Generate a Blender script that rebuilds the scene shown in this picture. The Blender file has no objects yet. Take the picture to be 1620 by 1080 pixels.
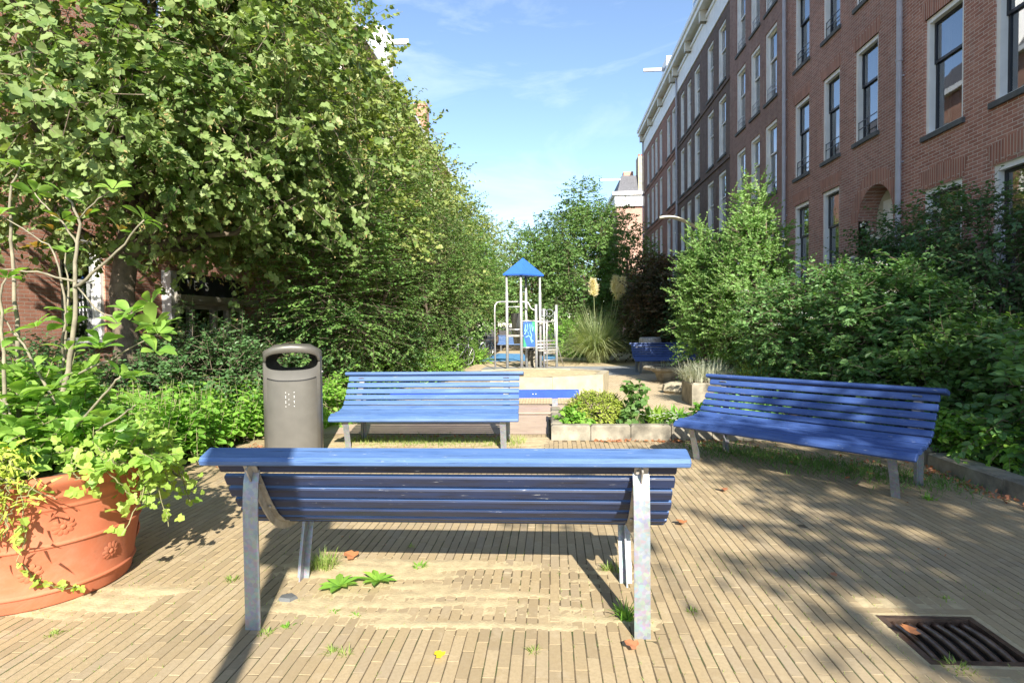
import bpy, math, random
import numpy as np
from mathutils import Vector, Matrix

# ------------------------------------------------------------------ camera, sky, sun, exposure
scene = bpy.context.scene
F, CX, CY, H = 930.0, 810.0, 540.0, 1.45            # focal length in photo pixels, centre, eye height
YAW, PITCH, ROLL = math.atan(58/F), math.atan(26/F), math.radians(0.6)
def _axes():
    Rz = np.array([[math.cos(YAW), -math.sin(YAW), 0], [math.sin(YAW), math.cos(YAW), 0], [0, 0, 1]])
    f = np.array([0, math.cos(PITCH), -math.sin(PITCH)]); r = np.array([1., 0, 0]); u = np.cross(r, f)
    r2 = r*math.cos(ROLL)-u*math.sin(ROLL); u2 = u*math.cos(ROLL)+r*math.sin(ROLL)
    return Rz@r2, Rz@u2, Rz@f
AR, AU, AF = _axes()
EYE = np.array([0, 0, H])
def ray(x, y): return AF+AR*(x-CX)/F+AU*(CY-y)/F
def gp(x, y, h=0.0):
    d = ray(x, y); return EYE+d*((h-H)/d[2])
def fy(x, y, Y):
    d = ray(x, y); return EYE+d*(Y/d[1])
def proj(P):
    Q = np.asarray(P)-EYE; z = Q@AF
    return CX+F*(Q@AR)/z, CY-F*(Q@AU)/z, z

cd = bpy.data.cameras.new('camera'); cam = bpy.data.objects.new('camera', cd)
scene.collection.objects.link(cam); scene.camera = cam
cd.sensor_width = 36; cd.lens = 36*F/1620; cd.clip_start = .05; cd.clip_end = 2000
cam.matrix_world = Matrix(((AR[0], AU[0], -AF[0], 0), (AR[1], AU[1], -AF[1], 0), (AR[2], AU[2], -AF[2], H), (0, 0, 0, 1)))

SUN_EL, SUN_AZ = math.radians(32), math.radians(14.5)
S_TO = np.array([math.sin(SUN_AZ)*math.cos(SUN_EL), -math.cos(SUN_AZ)*math.cos(SUN_EL), math.sin(SUN_EL)])
ld = bpy.data.lights.new('sun', 'SUN'); ld.energy = 4.9; ld.angle = math.radians(.53); ld.color = (1, .94, .84)
sun = bpy.data.objects.new('sun', ld); scene.collection.objects.link(sun)
sun.rotation_euler = Vector(S_TO).to_track_quat('Z', 'Y').to_euler(); sun.location = (5, -10, 20)

world = bpy.data.worlds.new('World'); scene.world = world; world.use_nodes = True
wn = world.node_tree; wn.nodes.clear()
_o = wn.nodes.new('ShaderNodeOutputWorld'); _b = wn.nodes.new('ShaderNodeBackground')
_s = wn.nodes.new('ShaderNodeTexSky'); _s.sky_type = 'NISHITA'; _s.sun_disc = False
_s.sun_elevation = SUN_EL; _s.sun_rotation = math.pi-SUN_AZ; _s.air_density = .9; _s.dust_density = .3; _s.ozone_density = 1.6
_tc = wn.nodes.new('ShaderNodeTexCoord'); _mp = wn.nodes.new('ShaderNodeMapping'); _mp.inputs['Scale'].default_value = (1.2, 2.6, 4.5)
_mp.inputs['Rotation'].default_value = (.3, .5, .4)
_nz = wn.nodes.new('ShaderNodeTexNoise'); _nz.inputs['Scale'].default_value = 1.6; _nz.inputs['Detail'].default_value = 8; _nz.inputs['Roughness'].default_value = .62
_nz.inputs['Distortion'].default_value = .8
_cr = wn.nodes.new('ShaderNodeValToRGB'); _cr.color_ramp.elements[0].position = .50; _cr.color_ramp.elements[1].position = .85
_cr.color_ramp.elements[1].color = (.40, .40, .40, 1)
_mx = wn.nodes.new('ShaderNodeMixRGB'); _mx.inputs[2].default_value = (7.0, 7.4, 8.0, 1)
for a, b in ((_tc.outputs['Generated'], _mp.inputs[0]), (_mp.outputs[0], _nz.inputs['Vector']), (_nz.outputs['Fac'], _cr.inputs[0]),
             (_cr.outputs[0], _mx.inputs[0]), (_s.outputs[0], _mx.inputs[1]), (_mx.outputs[0], _b.inputs[0]), (_b.outputs[0], _o.inputs[0])):
    wn.links.new(a, b)
_b.inputs[1].default_value = .108
vs = scene.view_settings; vs.view_transform = 'Standard'; vs.look = 'None'; vs.exposure = 1.38; vs.gamma = 1; vs.use_curve_mapping = False
cy = scene.cycles; cy.max_bounces = 6; cy.transparent_max_bounces = 8; cy.diffuse_bounces = 4; cy.glossy_bounces = 3; cy.transmission_bounces = 4
cy.use_denoising = True; cy.caustics_reflective = False; cy.caustics_refractive = False

rng = np.random.default_rng(7); random.seed(7)
COL = scene.collection

# ------------------------------------------------------------------ helpers: materials
def nodes_of(name):
    m = bpy.data.materials.new(name); m.use_nodes = True; nt = m.node_tree
    p = nt.nodes['Principled BSDF']; return m, nt, p
def N(nt, t, **kw):
    n = nt.nodes.new('ShaderNode'+t)
    for k, v in kw.items():
        if k in n.inputs: n.inputs[k].default_value = v
        else: setattr(n, k, v)
    return n
def ramp(nt, fac, stops):
    r = nt.nodes.new('ShaderNodeValToRGB'); e = r.color_ramp.elements
    while len(e) < len(stops): e.new(.5)
    for i, (p, c) in enumerate(stops):
        e[i].position = p; e[i].color = (c[0], c[1], c[2], 1) if not isinstance(c, (int, float)) else (c, c, c, 1)
    nt.links.new(fac, r.inputs[0]); return r.outputs[0]
def mixc(nt, fac, a, b, mode='MIX'):
    m = nt.nodes.new('ShaderNodeMixRGB'); m.blend_type = mode
    for i, v in ((0, fac), (1, a), (2, b)):
        if hasattr(v, 'is_output'): nt.links.new(v, m.inputs[i])
        elif i == 0: m.inputs[0].default_value = v
        else: m.inputs[i].default_value = (v[0], v[1], v[2], 1)
    return m.outputs[0]
def bump(nt, p, h, strength=.3, dist=.01):
    b = nt.nodes.new('ShaderNodeBump'); b.inputs['Strength'].default_value = strength; b.inputs['Distance'].default_value = dist
    nt.links.new(h, b.inputs['Height']); nt.links.new(b.outputs[0], p.inputs['Normal'])
def coords(nt, kind='Object', scale=(1, 1, 1), rnd=False):
    tc = nt.nodes.new('ShaderNodeTexCoord'); mp = nt.nodes.new('ShaderNodeMapping'); mp.inputs['Scale'].default_value = scale
    src = tc.outputs[kind]
    if rnd:
        oi = nt.nodes.new('ShaderNodeObjectInfo'); ad = nt.nodes.new('ShaderNodeVectorMath'); ad.operation = 'MULTIPLY_ADD'
        nt.links.new(src, ad.inputs[0]); ad.inputs[1].default_value = (1, 1, 1)
        sc_ = nt.nodes.new('ShaderNodeMath'); sc_.operation = 'MULTIPLY'; sc_.inputs[1].default_value = 37
        nt.links.new(oi.outputs['Random'], sc_.inputs[0]); nt.links.new(sc_.outputs[0], ad.inputs[2]); src = ad.outputs[0]
    nt.links.new(src, mp.inputs[0]); return mp.outputs[0]
def noise(nt, vec, scale, detail=4, rough=.55, dist=0):
    n = nt.nodes.new('ShaderNodeTexNoise'); n.inputs['Scale'].default_value = scale; n.inputs['Detail'].default_value = detail
    n.inputs['Roughness'].default_value = rough; n.inputs['Distortion'].default_value = dist
    nt.links.new(vec, n.inputs['Vector']); return n.outputs['Fac']

def plain(name, c, rough=.6, metal=0, var=.25, scale=6, bmp=.15, bd=.004, kind='Object', spec=.5):
    m, nt, p = nodes_of(name); v = coords(nt, kind)
    f = noise(nt, v, scale, 6, .6)
    lo = [x*(1-var) for x in c]; hi = [min(1, x*(1+var)) for x in c]
    nt.links.new(ramp(nt, f, ((.3, lo), (.7, hi))), p.inputs['Base Color'])
    p.inputs['Roughness'].default_value = rough; p.inputs['Metallic'].default_value = metal; p.inputs['Specular IOR Level'].default_value = spec
    if bmp: bump(nt, p, noise(nt, v, scale*6, 4), bmp, bd)
    return m

LEAF_GAIN = 1.6
def leafmat(name, cols, trans=.33, rough=.5, spec=.35, tcol=1.25):
    """per-leaf colour by island, a diffuse front plus light passing through the blade"""
    cols = [tuple(min(.8, x*LEAF_GAIN) if max(c) < .3 else x for x in c) for c in cols]
    m, nt, p = nodes_of(name)
    g = nt.nodes.new('ShaderNodeNewGeometry'); oi = nt.nodes.new('ShaderNodeObjectInfo')
    ad = N(nt, 'Math', operation='ADD'); fr = N(nt, 'Math', operation='FRACT')
    nt.links.new(g.outputs['Random Per Island'], ad.inputs[0]); nt.links.new(oi.outputs['Random'], ad.inputs[1]); nt.links.new(ad.outputs[0], fr.inputs[0])
    n = len(cols); col = ramp(nt, fr.outputs[0], [(i/max(1, n-1), c) for i, c in enumerate(cols)])
    v = coords(nt, 'Object'); col = mixc(nt, ramp(nt, noise(nt, v, .9, 3), ((.38, .0), (.72, .6))), col, [min(1, x*1.45) for x in cols[-1]])
    nt.links.new(col, p.inputs['Base Color']); p.inputs['Roughness'].default_value = rough; p.inputs['Specular IOR Level'].default_value = spec
    t = nt.nodes.new('ShaderNodeBsdfTranslucent'); nt.links.new(mixc(nt, 1.0, col, (1.25*tcol, 1.35*tcol, .55*tcol), 'MULTIPLY'), t.inputs[0])
    mx = nt.nodes.new('ShaderNodeMixShader'); mx.inputs[0].default_value = trans
    nt.links.new(p.outputs[0], mx.inputs[1]); nt.links.new(t.outputs[0], mx.inputs[2])
    nt.links.new(mx.outputs[0], nt.nodes['Material Output'].inputs[0]); return m

def brickmat(name, c1, c2, mortar, dirt=.35, scale=1.0, vertical=False, msize=.012):
    m, nt, p = nodes_of(name)
    tc = nt.nodes.new('ShaderNodeTexCoord'); sp = nt.nodes.new('ShaderNodeSeparateXYZ'); nt.links.new(tc.outputs['Object'], sp.inputs[0])
    ad = N(nt, 'Math', operation='ADD'); nt.links.new(sp.outputs[0], ad.inputs[0]); nt.links.new(sp.outputs[1], ad.inputs[1])
    cb = nt.nodes.new('ShaderNodeCombineXYZ')
    nt.links.new(ad.outputs[0], cb.inputs[1 if vertical else 0]); nt.links.new(sp.outputs[2], cb.inputs[0 if vertical else 1])
    b = nt.nodes.new('ShaderNodeTexBrick'); b.inputs['Scale'].default_value = 1
    b.inputs['Brick Width'].default_value = (.9 if vertical else .215)*scale; b.inputs['Row Height'].default_value = .064*scale
    b.inputs['Mortar Size'].default_value = msize*.5; b.inputs['Mortar Smooth'].default_value = .2; b.inputs['Bias'].default_value = -.1
    b.inputs['Color1'].default_value = (*c1, 1); b.inputs['Color2'].default_value = (*c2, 1); b.inputs['Mortar'].default_value = (*mortar, 1)
    nt.links.new(cb.outputs[0], b.inputs['Vector'])
    v = coords(nt, 'Object'); d = noise(nt, v, .55, 6, .65, .6)
    col = mixc(nt, ramp(nt, d, ((.42, 0), (.72, dirt))), b.outputs['Color'], [x*.45 for x in c1])
    col = mixc(nt, ramp(nt, noise(nt, v, 5, 4), ((.4, 0), (.8, .35))), col, [min(1, x*1.45) for x in c2])
    v2 = coords(nt, 'Object', (2.2, 2.2, .35))
    col = mixc(nt, ramp(nt, noise(nt, v2, 1.3, 5, .7), ((.55, 0), (.78, .4))), col, (.55, .50, .44))
    v4 = coords(nt, 'Object', (3.1, 3.1, .22))
    col = mixc(nt, ramp(nt, noise(nt, v4, 1.1, 6, .7), ((.57, 0), (.77, .38))), col, [x*.4 for x in c1])
    nt.links.new(col, p.inputs['Base Color']); p.inputs['Roughness'].default_value = .88
    iv = N(nt, 'Math', operation='SUBTRACT'); iv.inputs[0].default_value = 1; nt.links.new(b.outputs['Fac'], iv.inputs[1])
    hh = N(nt, 'Math', operation='MULTIPLY_ADD'); nt.links.new(noise(nt, v, 40, 3), hh.inputs[0]); hh.inputs[1].default_value = .35; nt.links.new(iv.outputs[0], hh.inputs[2])
    bump(nt, p, hh.outputs[0], .8, .012); return m

def woodmat(name, base, worn, wear=.55):
    m, nt, p = nodes_of(name)
    v = coords(nt, 'Object', (2.2, 55, 55), True); v2 = coords(nt, 'Object', (2.0, 22, 22), True)
    g = noise(nt, v, 1.6, 8, .7, .4); pt = noise(nt, v2, 1.2, 5, .6, .3)
    col = mixc(nt, ramp(nt, pt, ((.3, 0), (.7, wear))), base, worn)
    col = mixc(nt, ramp(nt, g, ((.56, 0), (.66, .75))), col, [x*.35 for x in base])
    v3 = coords(nt, 'Object', (7, 60, 60), True)
    col = mixc(nt, ramp(nt, noise(nt, v3, 1.3, 6, .75), ((.635, 0), (.70, .75))), col, (.50, .51, .50))
    nt.links.new(col, p.inputs['Base Color']); p.inputs['Roughness'].default_value = .5; p.inputs['Specular IOR Level'].default_value = .4
    bump(nt, p, g, .35, .0007); return m

def metalmat(name, c, rough=.45, metal=.75, spangle=60):
    m, nt, p = nodes_of(name); v = coords(nt, 'Object')
    vo = nt.nodes.new('ShaderNodeTexVoronoi'); vo.inputs['Scale'].default_value = spangle; nt.links.new(v, vo.inputs['Vector'])
    a = mixc(nt, .22, c, vo.outputs['Color'], 'SOFT_LIGHT')
    a = mixc(nt, ramp(nt, noise(nt, v, 7, 6, .7), ((.5, 0), (.8, .45))), a, [x*.55 for x in c])
    nt.links.new(a, p.inputs['Base Color']); p.inputs['Metallic'].default_value = metal
    nt.links.new(ramp(nt, noise(nt, v, 18, 4), ((.3, rough*.75), (.7, min(1, rough*1.3)))), p.inputs['Roughness']); return m

# ------------------------------------------------------------------ helpers: geometry
def tag(o, label=None, cat=None, group=None, kind=None):
    if label: o['label'] = label
    if cat: o['category'] = cat
    if group: o['group'] = group
    if kind: o['kind'] = kind
    return o
def empty(name, loc=(0, 0, 0), rz=0):
    o = bpy.data.objects.new(name, None); COL.objects.link(o); o.location = loc; o.rotation_euler = (0, 0, rz); o.empty_display_size = .1; return o
def root_loc(o):
    x = Vector((0, 0, 0))
    while o is not None: x += Vector(o.location); o = o.parent
    return x
class MB:
    def __init__(s): s.v = []; s.f = []; s.mi = []
    def add(s, v, f, mi=0):
        o = len(s.v); s.v += [tuple(map(float, p)) for p in v]; s.f += [tuple(i+o for i in q) for q in f]; s.mi += [mi]*len(f); return s
    def box(s, a, b, mi=0):
        (x0, y0, z0), (x1, y1, z1) = a, b
        v = [(x0, y0, z0), (x1, y0, z0), (x1, y1, z0), (x0, y1, z0), (x0, y0, z1), (x1, y0, z1), (x1, y1, z1), (x0, y1, z1)]
        return s.add(v, [(0, 3, 2, 1), (4, 5, 6, 7), (0, 1, 5, 4), (1, 2, 6, 5), (2, 3, 7, 6), (3, 0, 4, 7)], mi)
    def cbox(s, a, b, c=.01, mi=0):
        """box with a chamfered top edge"""
        (x0, y0, z0), (x1, y1, z1) = a, b
        v = [(x0, y0, z0), (x1, y0, z0), (x1, y1, z0), (x0, y1, z0), (x0, y0, z1-c), (x1, y0, z1-c), (x1, y1, z1-c), (x0, y1, z1-c),
             (x0+c, y0+c, z1), (x1-c, y0+c, z1), (x1-c, y1-c, z1), (x0+c, y1-c, z1)]
        f = [(0, 3, 2, 1), (8, 9, 10, 11)]
        for i in range(4): j = (i+1) % 4; f += [(i, j, j+4, i+4), (i+4, j+4, j+8, i+8)]
        return s.add(v, f, mi)
    def tube(s, pts, rad, n=6, cap=True, mi=0):
        P = np.array(pts, float); k = len(P); R_ = np.full(k, rad, float) if np.isscalar(rad) else np.array(rad, float)
        T = np.gradient(P, axis=0); T /= np.linalg.norm(T, axis=1)[:, None]+1e-9
        ref = np.array([0, 0, 1.]) if abs(T[0][2]) < .9 else np.array([1., 0, 0])
        a = np.cross(T[0], ref); a /= np.linalg.norm(a); V = []
        for i in range(k):
            a = a-T[i]*(a@T[i]); a /= np.linalg.norm(a)+1e-9; b = np.cross(T[i], a)
            for j in range(n):
                t = 2*math.pi*j/n; V.append(P[i]+R_[i]*(a*math.cos(t)+b*math.sin(t)))
        Fc = [(i*n+j, i*n+(j+1) % n, (i+1)*n+(j+1) % n, (i+1)*n+j) for i in range(k-1) for j in range(n)]
        if cap: Fc += [tuple(range(n-1, -1, -1)), tuple((k-1)*n+j for j in range(n))]
        return s.add(V, Fc, mi)
    def lathe(s, prof, n=32, c=(0, 0, 0), mi=0, sx=1, sy=1):
        k = len(prof); V = [(c[0]+sx*r*math.cos(2*math.pi*j/n), c[1]+sy*r*math.sin(2*math.pi*j/n), c[2]+z) for r, z in prof for j in range(n)]
        return s.add(V, [(i*n+j, i*n+(j+1) % n, (i+1)*n+(j+1) % n, (i+1)*n+j) for i in range(k-1) for j in range(n)], mi)
    def poly(s, pts, z0, z1, mi=0, top=True):
        """vertical prism over a counter-clockwise outline"""
        n = len(pts); V = [(x, y, z0) for x, y in pts]+[(x, y, z1) for x, y in pts]
        f = [(i, (i+1) % n, (i+1) % n+n, i+n) for i in range(n)]+[tuple(range(n, 2*n))]
        return s.add(V, f, mi)
    def build(s, name, mat, parent=None, smooth=False, world=False):
        me = bpy.data.meshes.new(name); v = s.v
        if world and parent is not None:
            r = root_loc(parent); v = [(p[0]-r.x, p[1]-r.y, p[2]-r.z) for p in v]
        me.from_pydata(v, [], s.f)
        for mm in (mat if isinstance(mat, (list, tuple)) else [mat]): me.materials.append(mm)
        if any(s.mi): me.polygons.foreach_set('material_index', s.mi)
        if smooth: me.polygons.foreach_set('use_smooth', [True]*len(me.polygons))
        me.update(); o = bpy.data.objects.new(name, me); COL.objects.link(o); o.parent = parent; return o
def npmesh(name, V, Fa, mat, parent=None, kind=None, off=None, smooth=False):
    """fast mesh from arrays; Fa (m,3) or (m,4)"""
    me = bpy.data.meshes.new(name); V = np.asarray(V, np.float32)
    if off is not None: V = V-np.asarray(off, np.float32)
    m, k = Fa.shape
    me.vertices.add(len(V)); me.vertices.foreach_set('co', V.ravel())
    me.loops.add(m*k); me.loops.foreach_set('vertex_index', Fa.astype(np.int32).ravel())
    me.polygons.add(m); me.polygons.foreach_set('loop_start', np.arange(0, m*k, k, dtype=np.int32)); me.polygons.foreach_set('loop_total', np.full(m, k, np.int32))
    for mm in (mat if isinstance(mat, (list, tuple)) else [mat]): me.materials.append(mm)
    me.polygons.foreach_set('use_smooth', np.full(m, smooth, bool))
    me.update(calc_edges=True)
    o = bpy.data.objects.new(name, me); COL.objects.link(o); o.parent = parent
    if kind: o['kind'] = kind
    return o
def unit(a): return a/(np.linalg.norm(a, axis=-1, keepdims=True)+1e-9)
LEAF = {
 'kite': (np.array([(0, 0, 0), (.45, .42, .09), (1, 0, -.08), (.45, -.42, .09)]), np.array([(0, 3, 2), (0, 2, 1)])),
 'oval': (np.array([(0, 0, 0), (.28, .30, .05), (.68, .27, .03), (1, 0, -.10), (.68, -.27, .03), (.28, -.30, .05)]), np.array([(0, 5, 4), (0, 4, 3), (0, 3, 2), (0, 2, 1)])),
 'broad': (np.array([(0, 0, 0), (.02, .34, .06), (.45, .47, .08), (1, 0, -.12), (.45, -.47, .08), (.02, -.34, .06)]), np.array([(0, 5, 4), (0, 4, 3), (0, 3, 2), (0, 2, 1)])),
 'lobed': (np.array([(.08, 0, 0), (-.05, .26, .05), (.18, .55, .07), (.42, .33, .05), (.68, .40, .01), (1, 0, -.12), (.68, -.40, .01), (.42, -.33, .05), (.18, -.55, .07), (-.05, -.26, .05)]),
           np.array([(0, 2, 1), (0, 3, 2), (0, 4, 3), (0, 5, 4), (0, 6, 5), (0, 7, 6), (0, 8, 7), (0, 9, 8)])),
 'blade': (np.array([(0, .5, 0), (0, -.5, 0), (.5, .38, .0), (.5, -.38, 0), (1, 0, -.18)]), np.array([(0, 1, 3), (0, 3, 2), (2, 3, 4)])),
}
def leaves(pos, dr, nm, L, W=1.0, shape='kite'):
    T, Fc = LEAF[shape]; n = len(pos); dr = unit(dr); nm = unit(nm-dr*np.sum(nm*dr, 1, keepdims=True)); sd = np.cross(nm, dr)
    L = np.broadcast_to(np.asarray(L, float), (n,))[:, None, None]; W = np.broadcast_to(np.asarray(W, float), (n,))[:, None, None]
    V = pos[:, None, :]+L*(dr[:, None, :]*T[None, :, 0:1]+W*sd[:, None, :]*T[None, :, 1:2]+nm[:, None, :]*T[None, :, 2:3])
    Fa = (Fc[None]+(np.arange(n)*len(T))[:, None, None]).reshape(-1, 3)
    return V.reshape(-1, 3), Fa
def join(parts):
    V = []; Fs = []; o = 0
    for v, f in parts: V.append(v); Fs.append(f+o); o += len(v)
    return np.concatenate(V), np.concatenate(Fs)
def twigs3(a, b, r0, r1):
    """three-sided twigs a->b as arrays"""
    d = unit(b-a); ref = np.where(np.abs(d[:, 2:3]) < .9, np.array([[0, 0, 1.]]), np.array([[1., 0, 0]])); s = unit(np.cross(d, ref)); t = np.cross(d, s)
    V = []
    for P, r in ((a, r0), (b, r1)):
        for k in range(3):
            an = 2*math.pi*k/3; V.append(P+r*(s*math.cos(an)+t*math.sin(an)))
    V = np.stack(V, 1); n = len(a)
    f = np.array([(0, 1, 4), (0, 4, 3), (1, 2, 5), (1, 5, 4), (2, 0, 3), (2, 3, 5)])
    return V.reshape(-1, 3), (f[None]+(np.arange(n)*6)[:, None, None]).reshape(-1, 3)
def crown_centres(r, ell, n, shell=.55, lump=.22, zmin=-9):
    """twig bases spread through the outer part of a set of ellipsoids"""
    C = []; O = []; w = np.array([e[3]*e[4]+e[4]*e[5]+e[3]*e[5] for e in ell]); w = w/w.sum(); ph = r.uniform(0, 6, (len(ell), 6))
    while len(C) < n:
        k = r.choice(len(ell), p=w); e = ell[k]; d = unit(r.normal(size=3)); q = ph[k]
        l = 1+lump*(math.sin(3*d[0]+q[0]+2*d[2])*math.sin(3.3*d[1]+q[1])+.6*math.sin(7*d[0]+q[2])*math.sin(6*d[2]+q[3])+.5*math.sin(6*d[1]+q[4]+4*d[2]))
        rr = (shell+(1-shell)*r.uniform()**.6)*l; p = np.array(e[:3])+d*np.array(e[3:6])*rr
        if p[2] < zmin: continue
        C.append(p); O.append(unit(d/np.array(e[3:6])))
    return np.array(C), np.array(O)
def foliage(r, C, O, twn=3, tl=.5, lpt=9, L=.12, W=1.0, shape='kite', up=.75, droop=.15, spread=.75, flat=.5, twr=.004, rnd=.45):
    """sprays of leaves set alternately along twigs; returns leaf arrays and twig arrays"""
    n = len(C)*twn; A = np.repeat(C, twn, 0)+r.normal(size=(n, 3))*tl*.25; D = unit(np.repeat(O, twn, 0)*.8+r.normal(size=(n, 3))*spread*np.array([1, 1, flat])+np.array([0, 0, .12]))
    ln = tl*r.uniform(.55, 1.3, n); B = A+D*ln[:, None]-np.array([0, 0, 1])*(droop*ln)[:, None]
    t = np.tile(np.linspace(.12, 1, lpt), n)+r.uniform(-.05, .05, n*lpt); i = np.repeat(np.arange(n), lpt)
    P = A[i]+(B-A)[i]*t[:, None]; D2 = unit((B-A)[i]); sgn = np.tile(np.array([1, -1])[np.arange(lpt) % 2], n)[:, None]
    sd = unit(np.cross(D2, np.array([0, 0, 1.]))+1e-6)*sgn; sz = L*r.uniform(.65, 1.2, n*lpt)*(1.08-.35*t)
    ld = sd*.75+D2*.55+r.normal(size=P.shape)*.28-np.array([0, 0, droop*1.6])
    nm = np.array([0, 0, up])+np.repeat(np.repeat(O, twn, 0), lpt, 0)*(1-up)*1.2+r.normal(size=P.shape)*rnd
    return leaves(P, ld, nm, sz, W, shape), twigs3(A-D*ln[:, None]*.3, B, twr, twr*.45)
def limb_path(r, a, b, k=6, sag=.12, wob=.05):
    a = np.array(a, float); b = np.array(b, float); t = np.linspace(0, 1, k)[:, None]; L = np.linalg.norm(b-a)
    P = a+(b-a)*t; P[:, 2] += sag*L*np.sin(t[:, 0]*math.pi); P[1:-1] += r.normal(size=(k-2, 3))*wob*L; return P
def tree(name, base, h, tr, ell, ncl, lmat, bmat, label, cat='tree', group=None, limbs=18, seed=1, fork=.3, shell=.5, lump=.22, zmin=.2, bract=0, **kw):
    """ell in coordinates local to the base; trunk + limbs, crown of leaves, thin twigs"""
    r = np.random.default_rng(seed); root = empty(name, base); tag(root, label, cat, group)
    m = MB(); top = np.array([r.normal()*.15, r.normal()*.15, h*.8]); tp = limb_path(r, (0, 0, -.05), top, 9, 0, .012)
    tt = np.linspace(0, 1, 9); rad = tr*(1.0-.82*tt); rad[0] *= 1.35; m.tube(tp, rad, 9)
    C, O = crown_centres(r, ell, ncl, shell, lump, zmin)
    for i in r.choice(len(C), min(limbs, len(C)), replace=False):
        f = np.clip(r.uniform(fork, .9), 0, min(.95, max(fork, C[i][2]/h*.9))); s = np.array([np.interp(f, tt, tp[:, k]) for k in range(3)])
        rr = np.interp(f, tt, rad)*.55; m.tube(limb_path(r, s, C[i], 6, -.05, .035), np.linspace(rr, .008, 6), 5)
    m.build('trunk', bmat, root, True)
    lf, tw = foliage(r, C, O, **kw)
    if bract:
        q = r.choice(len(tw[0])//6, int(len(tw[0])//6*bract)); P = tw[0].reshape(-1, 6, 3)[q, 3]; k = 5; P = np.repeat(P, k, 0)+r.normal(size=(len(P)*k, 3))*.045
        bl = leaves(P, r.normal(size=P.shape)-np.array([0, 0, .8]), r.normal(size=P.shape), .05*r.uniform(.6, 1.2, len(P)), .45, 'kite'); npmesh('seed_bracts', bl[0], bl[1], M['bract'], root, 'stuff')
    npmesh('crown', lf[0], lf[1], lmat, root, 'stuff'); npmesh('twigs', tw[0], tw[1], bmat, root, 'stuff'); return root
def shrub(name, base, ell, ncl, lmat, bmat, label, cat='shrub', group=None, stems=7, seed=1, shell=.45, lump=.2, zmin=.05, **kw):
    r = np.random.default_rng(seed); root = empty(name, base); tag(root, label, cat, group); C, O = crown_centres(r, ell, ncl, shell, lump, zmin)
    m = MB()
    for i in r.choice(len(C), min(stems, len(C)), replace=False):
        s = np.array([r.normal()*.08, r.normal()*.08, -.03]); m.tube(limb_path(r, s, C[i], 6, .05, .04), np.linspace(.022, .005, 6), 5)
    m.build('stems', bmat, root, True)
    lf, tw = foliage(r, C, O, **kw); npmesh('foliage', lf[0], lf[1], lmat, root, 'stuff'); npmesh('twigs', tw[0], tw[1], bmat, root, 'stuff'); return root
def copy_tree(o, parent=None):
    c = o.copy(); COL.objects.link(c); c.parent = parent
    for ch in o.children: copy_tree(ch, c)
    return c
# ------------------------------------------------------------------ materials
M = {}
M['soil'] = plain('soil', (.075, .055, .038), .95, var=.5, scale=3, bmp=.8, bd=.03)
M['asphalt'] = plain('asphalt', (.10, .10, .10), .9, var=.25, scale=9, bmp=.4)
M['concrete'] = plain('concrete', (.23, .205, .155), .9, var=.55, scale=5, bmp=.5, bd=.006)
M['paleconcrete'] = plain('pale_concrete', (.38, .33, .23), .9, var=.22, scale=4, bmp=.4, bd=.006)
M['sand'] = plain('sand', (.43, .345, .20), .95, var=.22, scale=14, bmp=.6, bd=.006)
M['galv'] = metalmat('galvanised_steel', (.27, .29, .31), .5, .55)
M['steel'] = metalmat('stainless_steel', (.55, .55, .54), .38, .55, 20)
M['bracket'] = plain('stained_steel', (.38, .355, .32), .6, .3, var=.4, scale=12)
M['blue'] = woodmat('faded_blue_paint', (.050, .108, .26), (.10, .175, .34), .9)
M['blue2'] = woodmat('deep_blue_paint', (.036, .075, .235), (.06, .115, .29), .6)
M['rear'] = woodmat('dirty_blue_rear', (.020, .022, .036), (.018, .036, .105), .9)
M['bin'] = plain('bin_grey_paint', (.125, .118, .102), .42, .25, var=.08, scale=8, bmp=.05)
M['dark'] = plain('dark_void', (.012, .012, .012), .7, var=.2)
M['rubber'] = plain('black_rubber', (.02, .02, .02), .8)
M['white'] = plain('white_paint', (.86, .86, .83), .5, var=.08, scale=3, bmp=.05)
M['cream'] = plain('cream_paint', (.62, .58, .48), .55, var=.1, scale=3, bmp=.05)
M['black'] = plain('black_paint', (.014, .016, .022), .35, var=.3)
M['pipe'] = plain('grey_pipe', (.42, .42, .46), .5, var=.12)
M['stone'] = plain('sill_stone', (.10, .105, .105), .8, var=.3)
def terramat():
    m, nt, p = nodes_of('terracotta'); v = coords(nt, 'Object')
    col = ramp(nt, noise(nt, v, 3.5, 6, .65), ((.3, (.38, .105, .048)), (.7, (.47, .145, .068))))
    col = mixc(nt, ramp(nt, noise(nt, v, 2.2, 8, .72, .6), ((.52, 0), (.74, .35))), col, (.50, .30, .21))
    col = mixc(nt, ramp(nt, noise(nt, v, 14, 6, .7), ((.56, 0), (.70, .5))), col, (.24, .085, .05))
    nt.links.new(col, p.inputs['Base Color']); p.inputs['Roughness'].default_value = .85; bump(nt, p, noise(nt, v, 60, 4), .3, .0015); return m
M['terra'] = terramat()
M['slate'] = plain('slate_roof', (.09, .09, .10), .7, var=.3, scale=7, bmp=.4)
M['curtain'] = plain('curtain_cloth', (.42, .43, .42), .9, var=.1)
M['room'] = plain('room_dark', (.05, .048, .045), .9, var=.3, scale=1)
M['beamblue'] = plain('bright_blue_paint', (.02, .07, .62), .45, var=.12)
M['roofblue'] = plain('roof_blue', (.035, .13, .55), .4, var=.06, bmp=0)
M['playmat'] = plain('blue_rubber_mat', (.07, .22, .42), .9, var=.2)
M['greypave'] = plain('grey_paving', (.21, .22, .22), .9, var=.25, scale=5)
M['bark'] = plain('bark', (.13, .10, .07), .9, var=.4, scale=9, bmp=.9, bd=.01)
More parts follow.
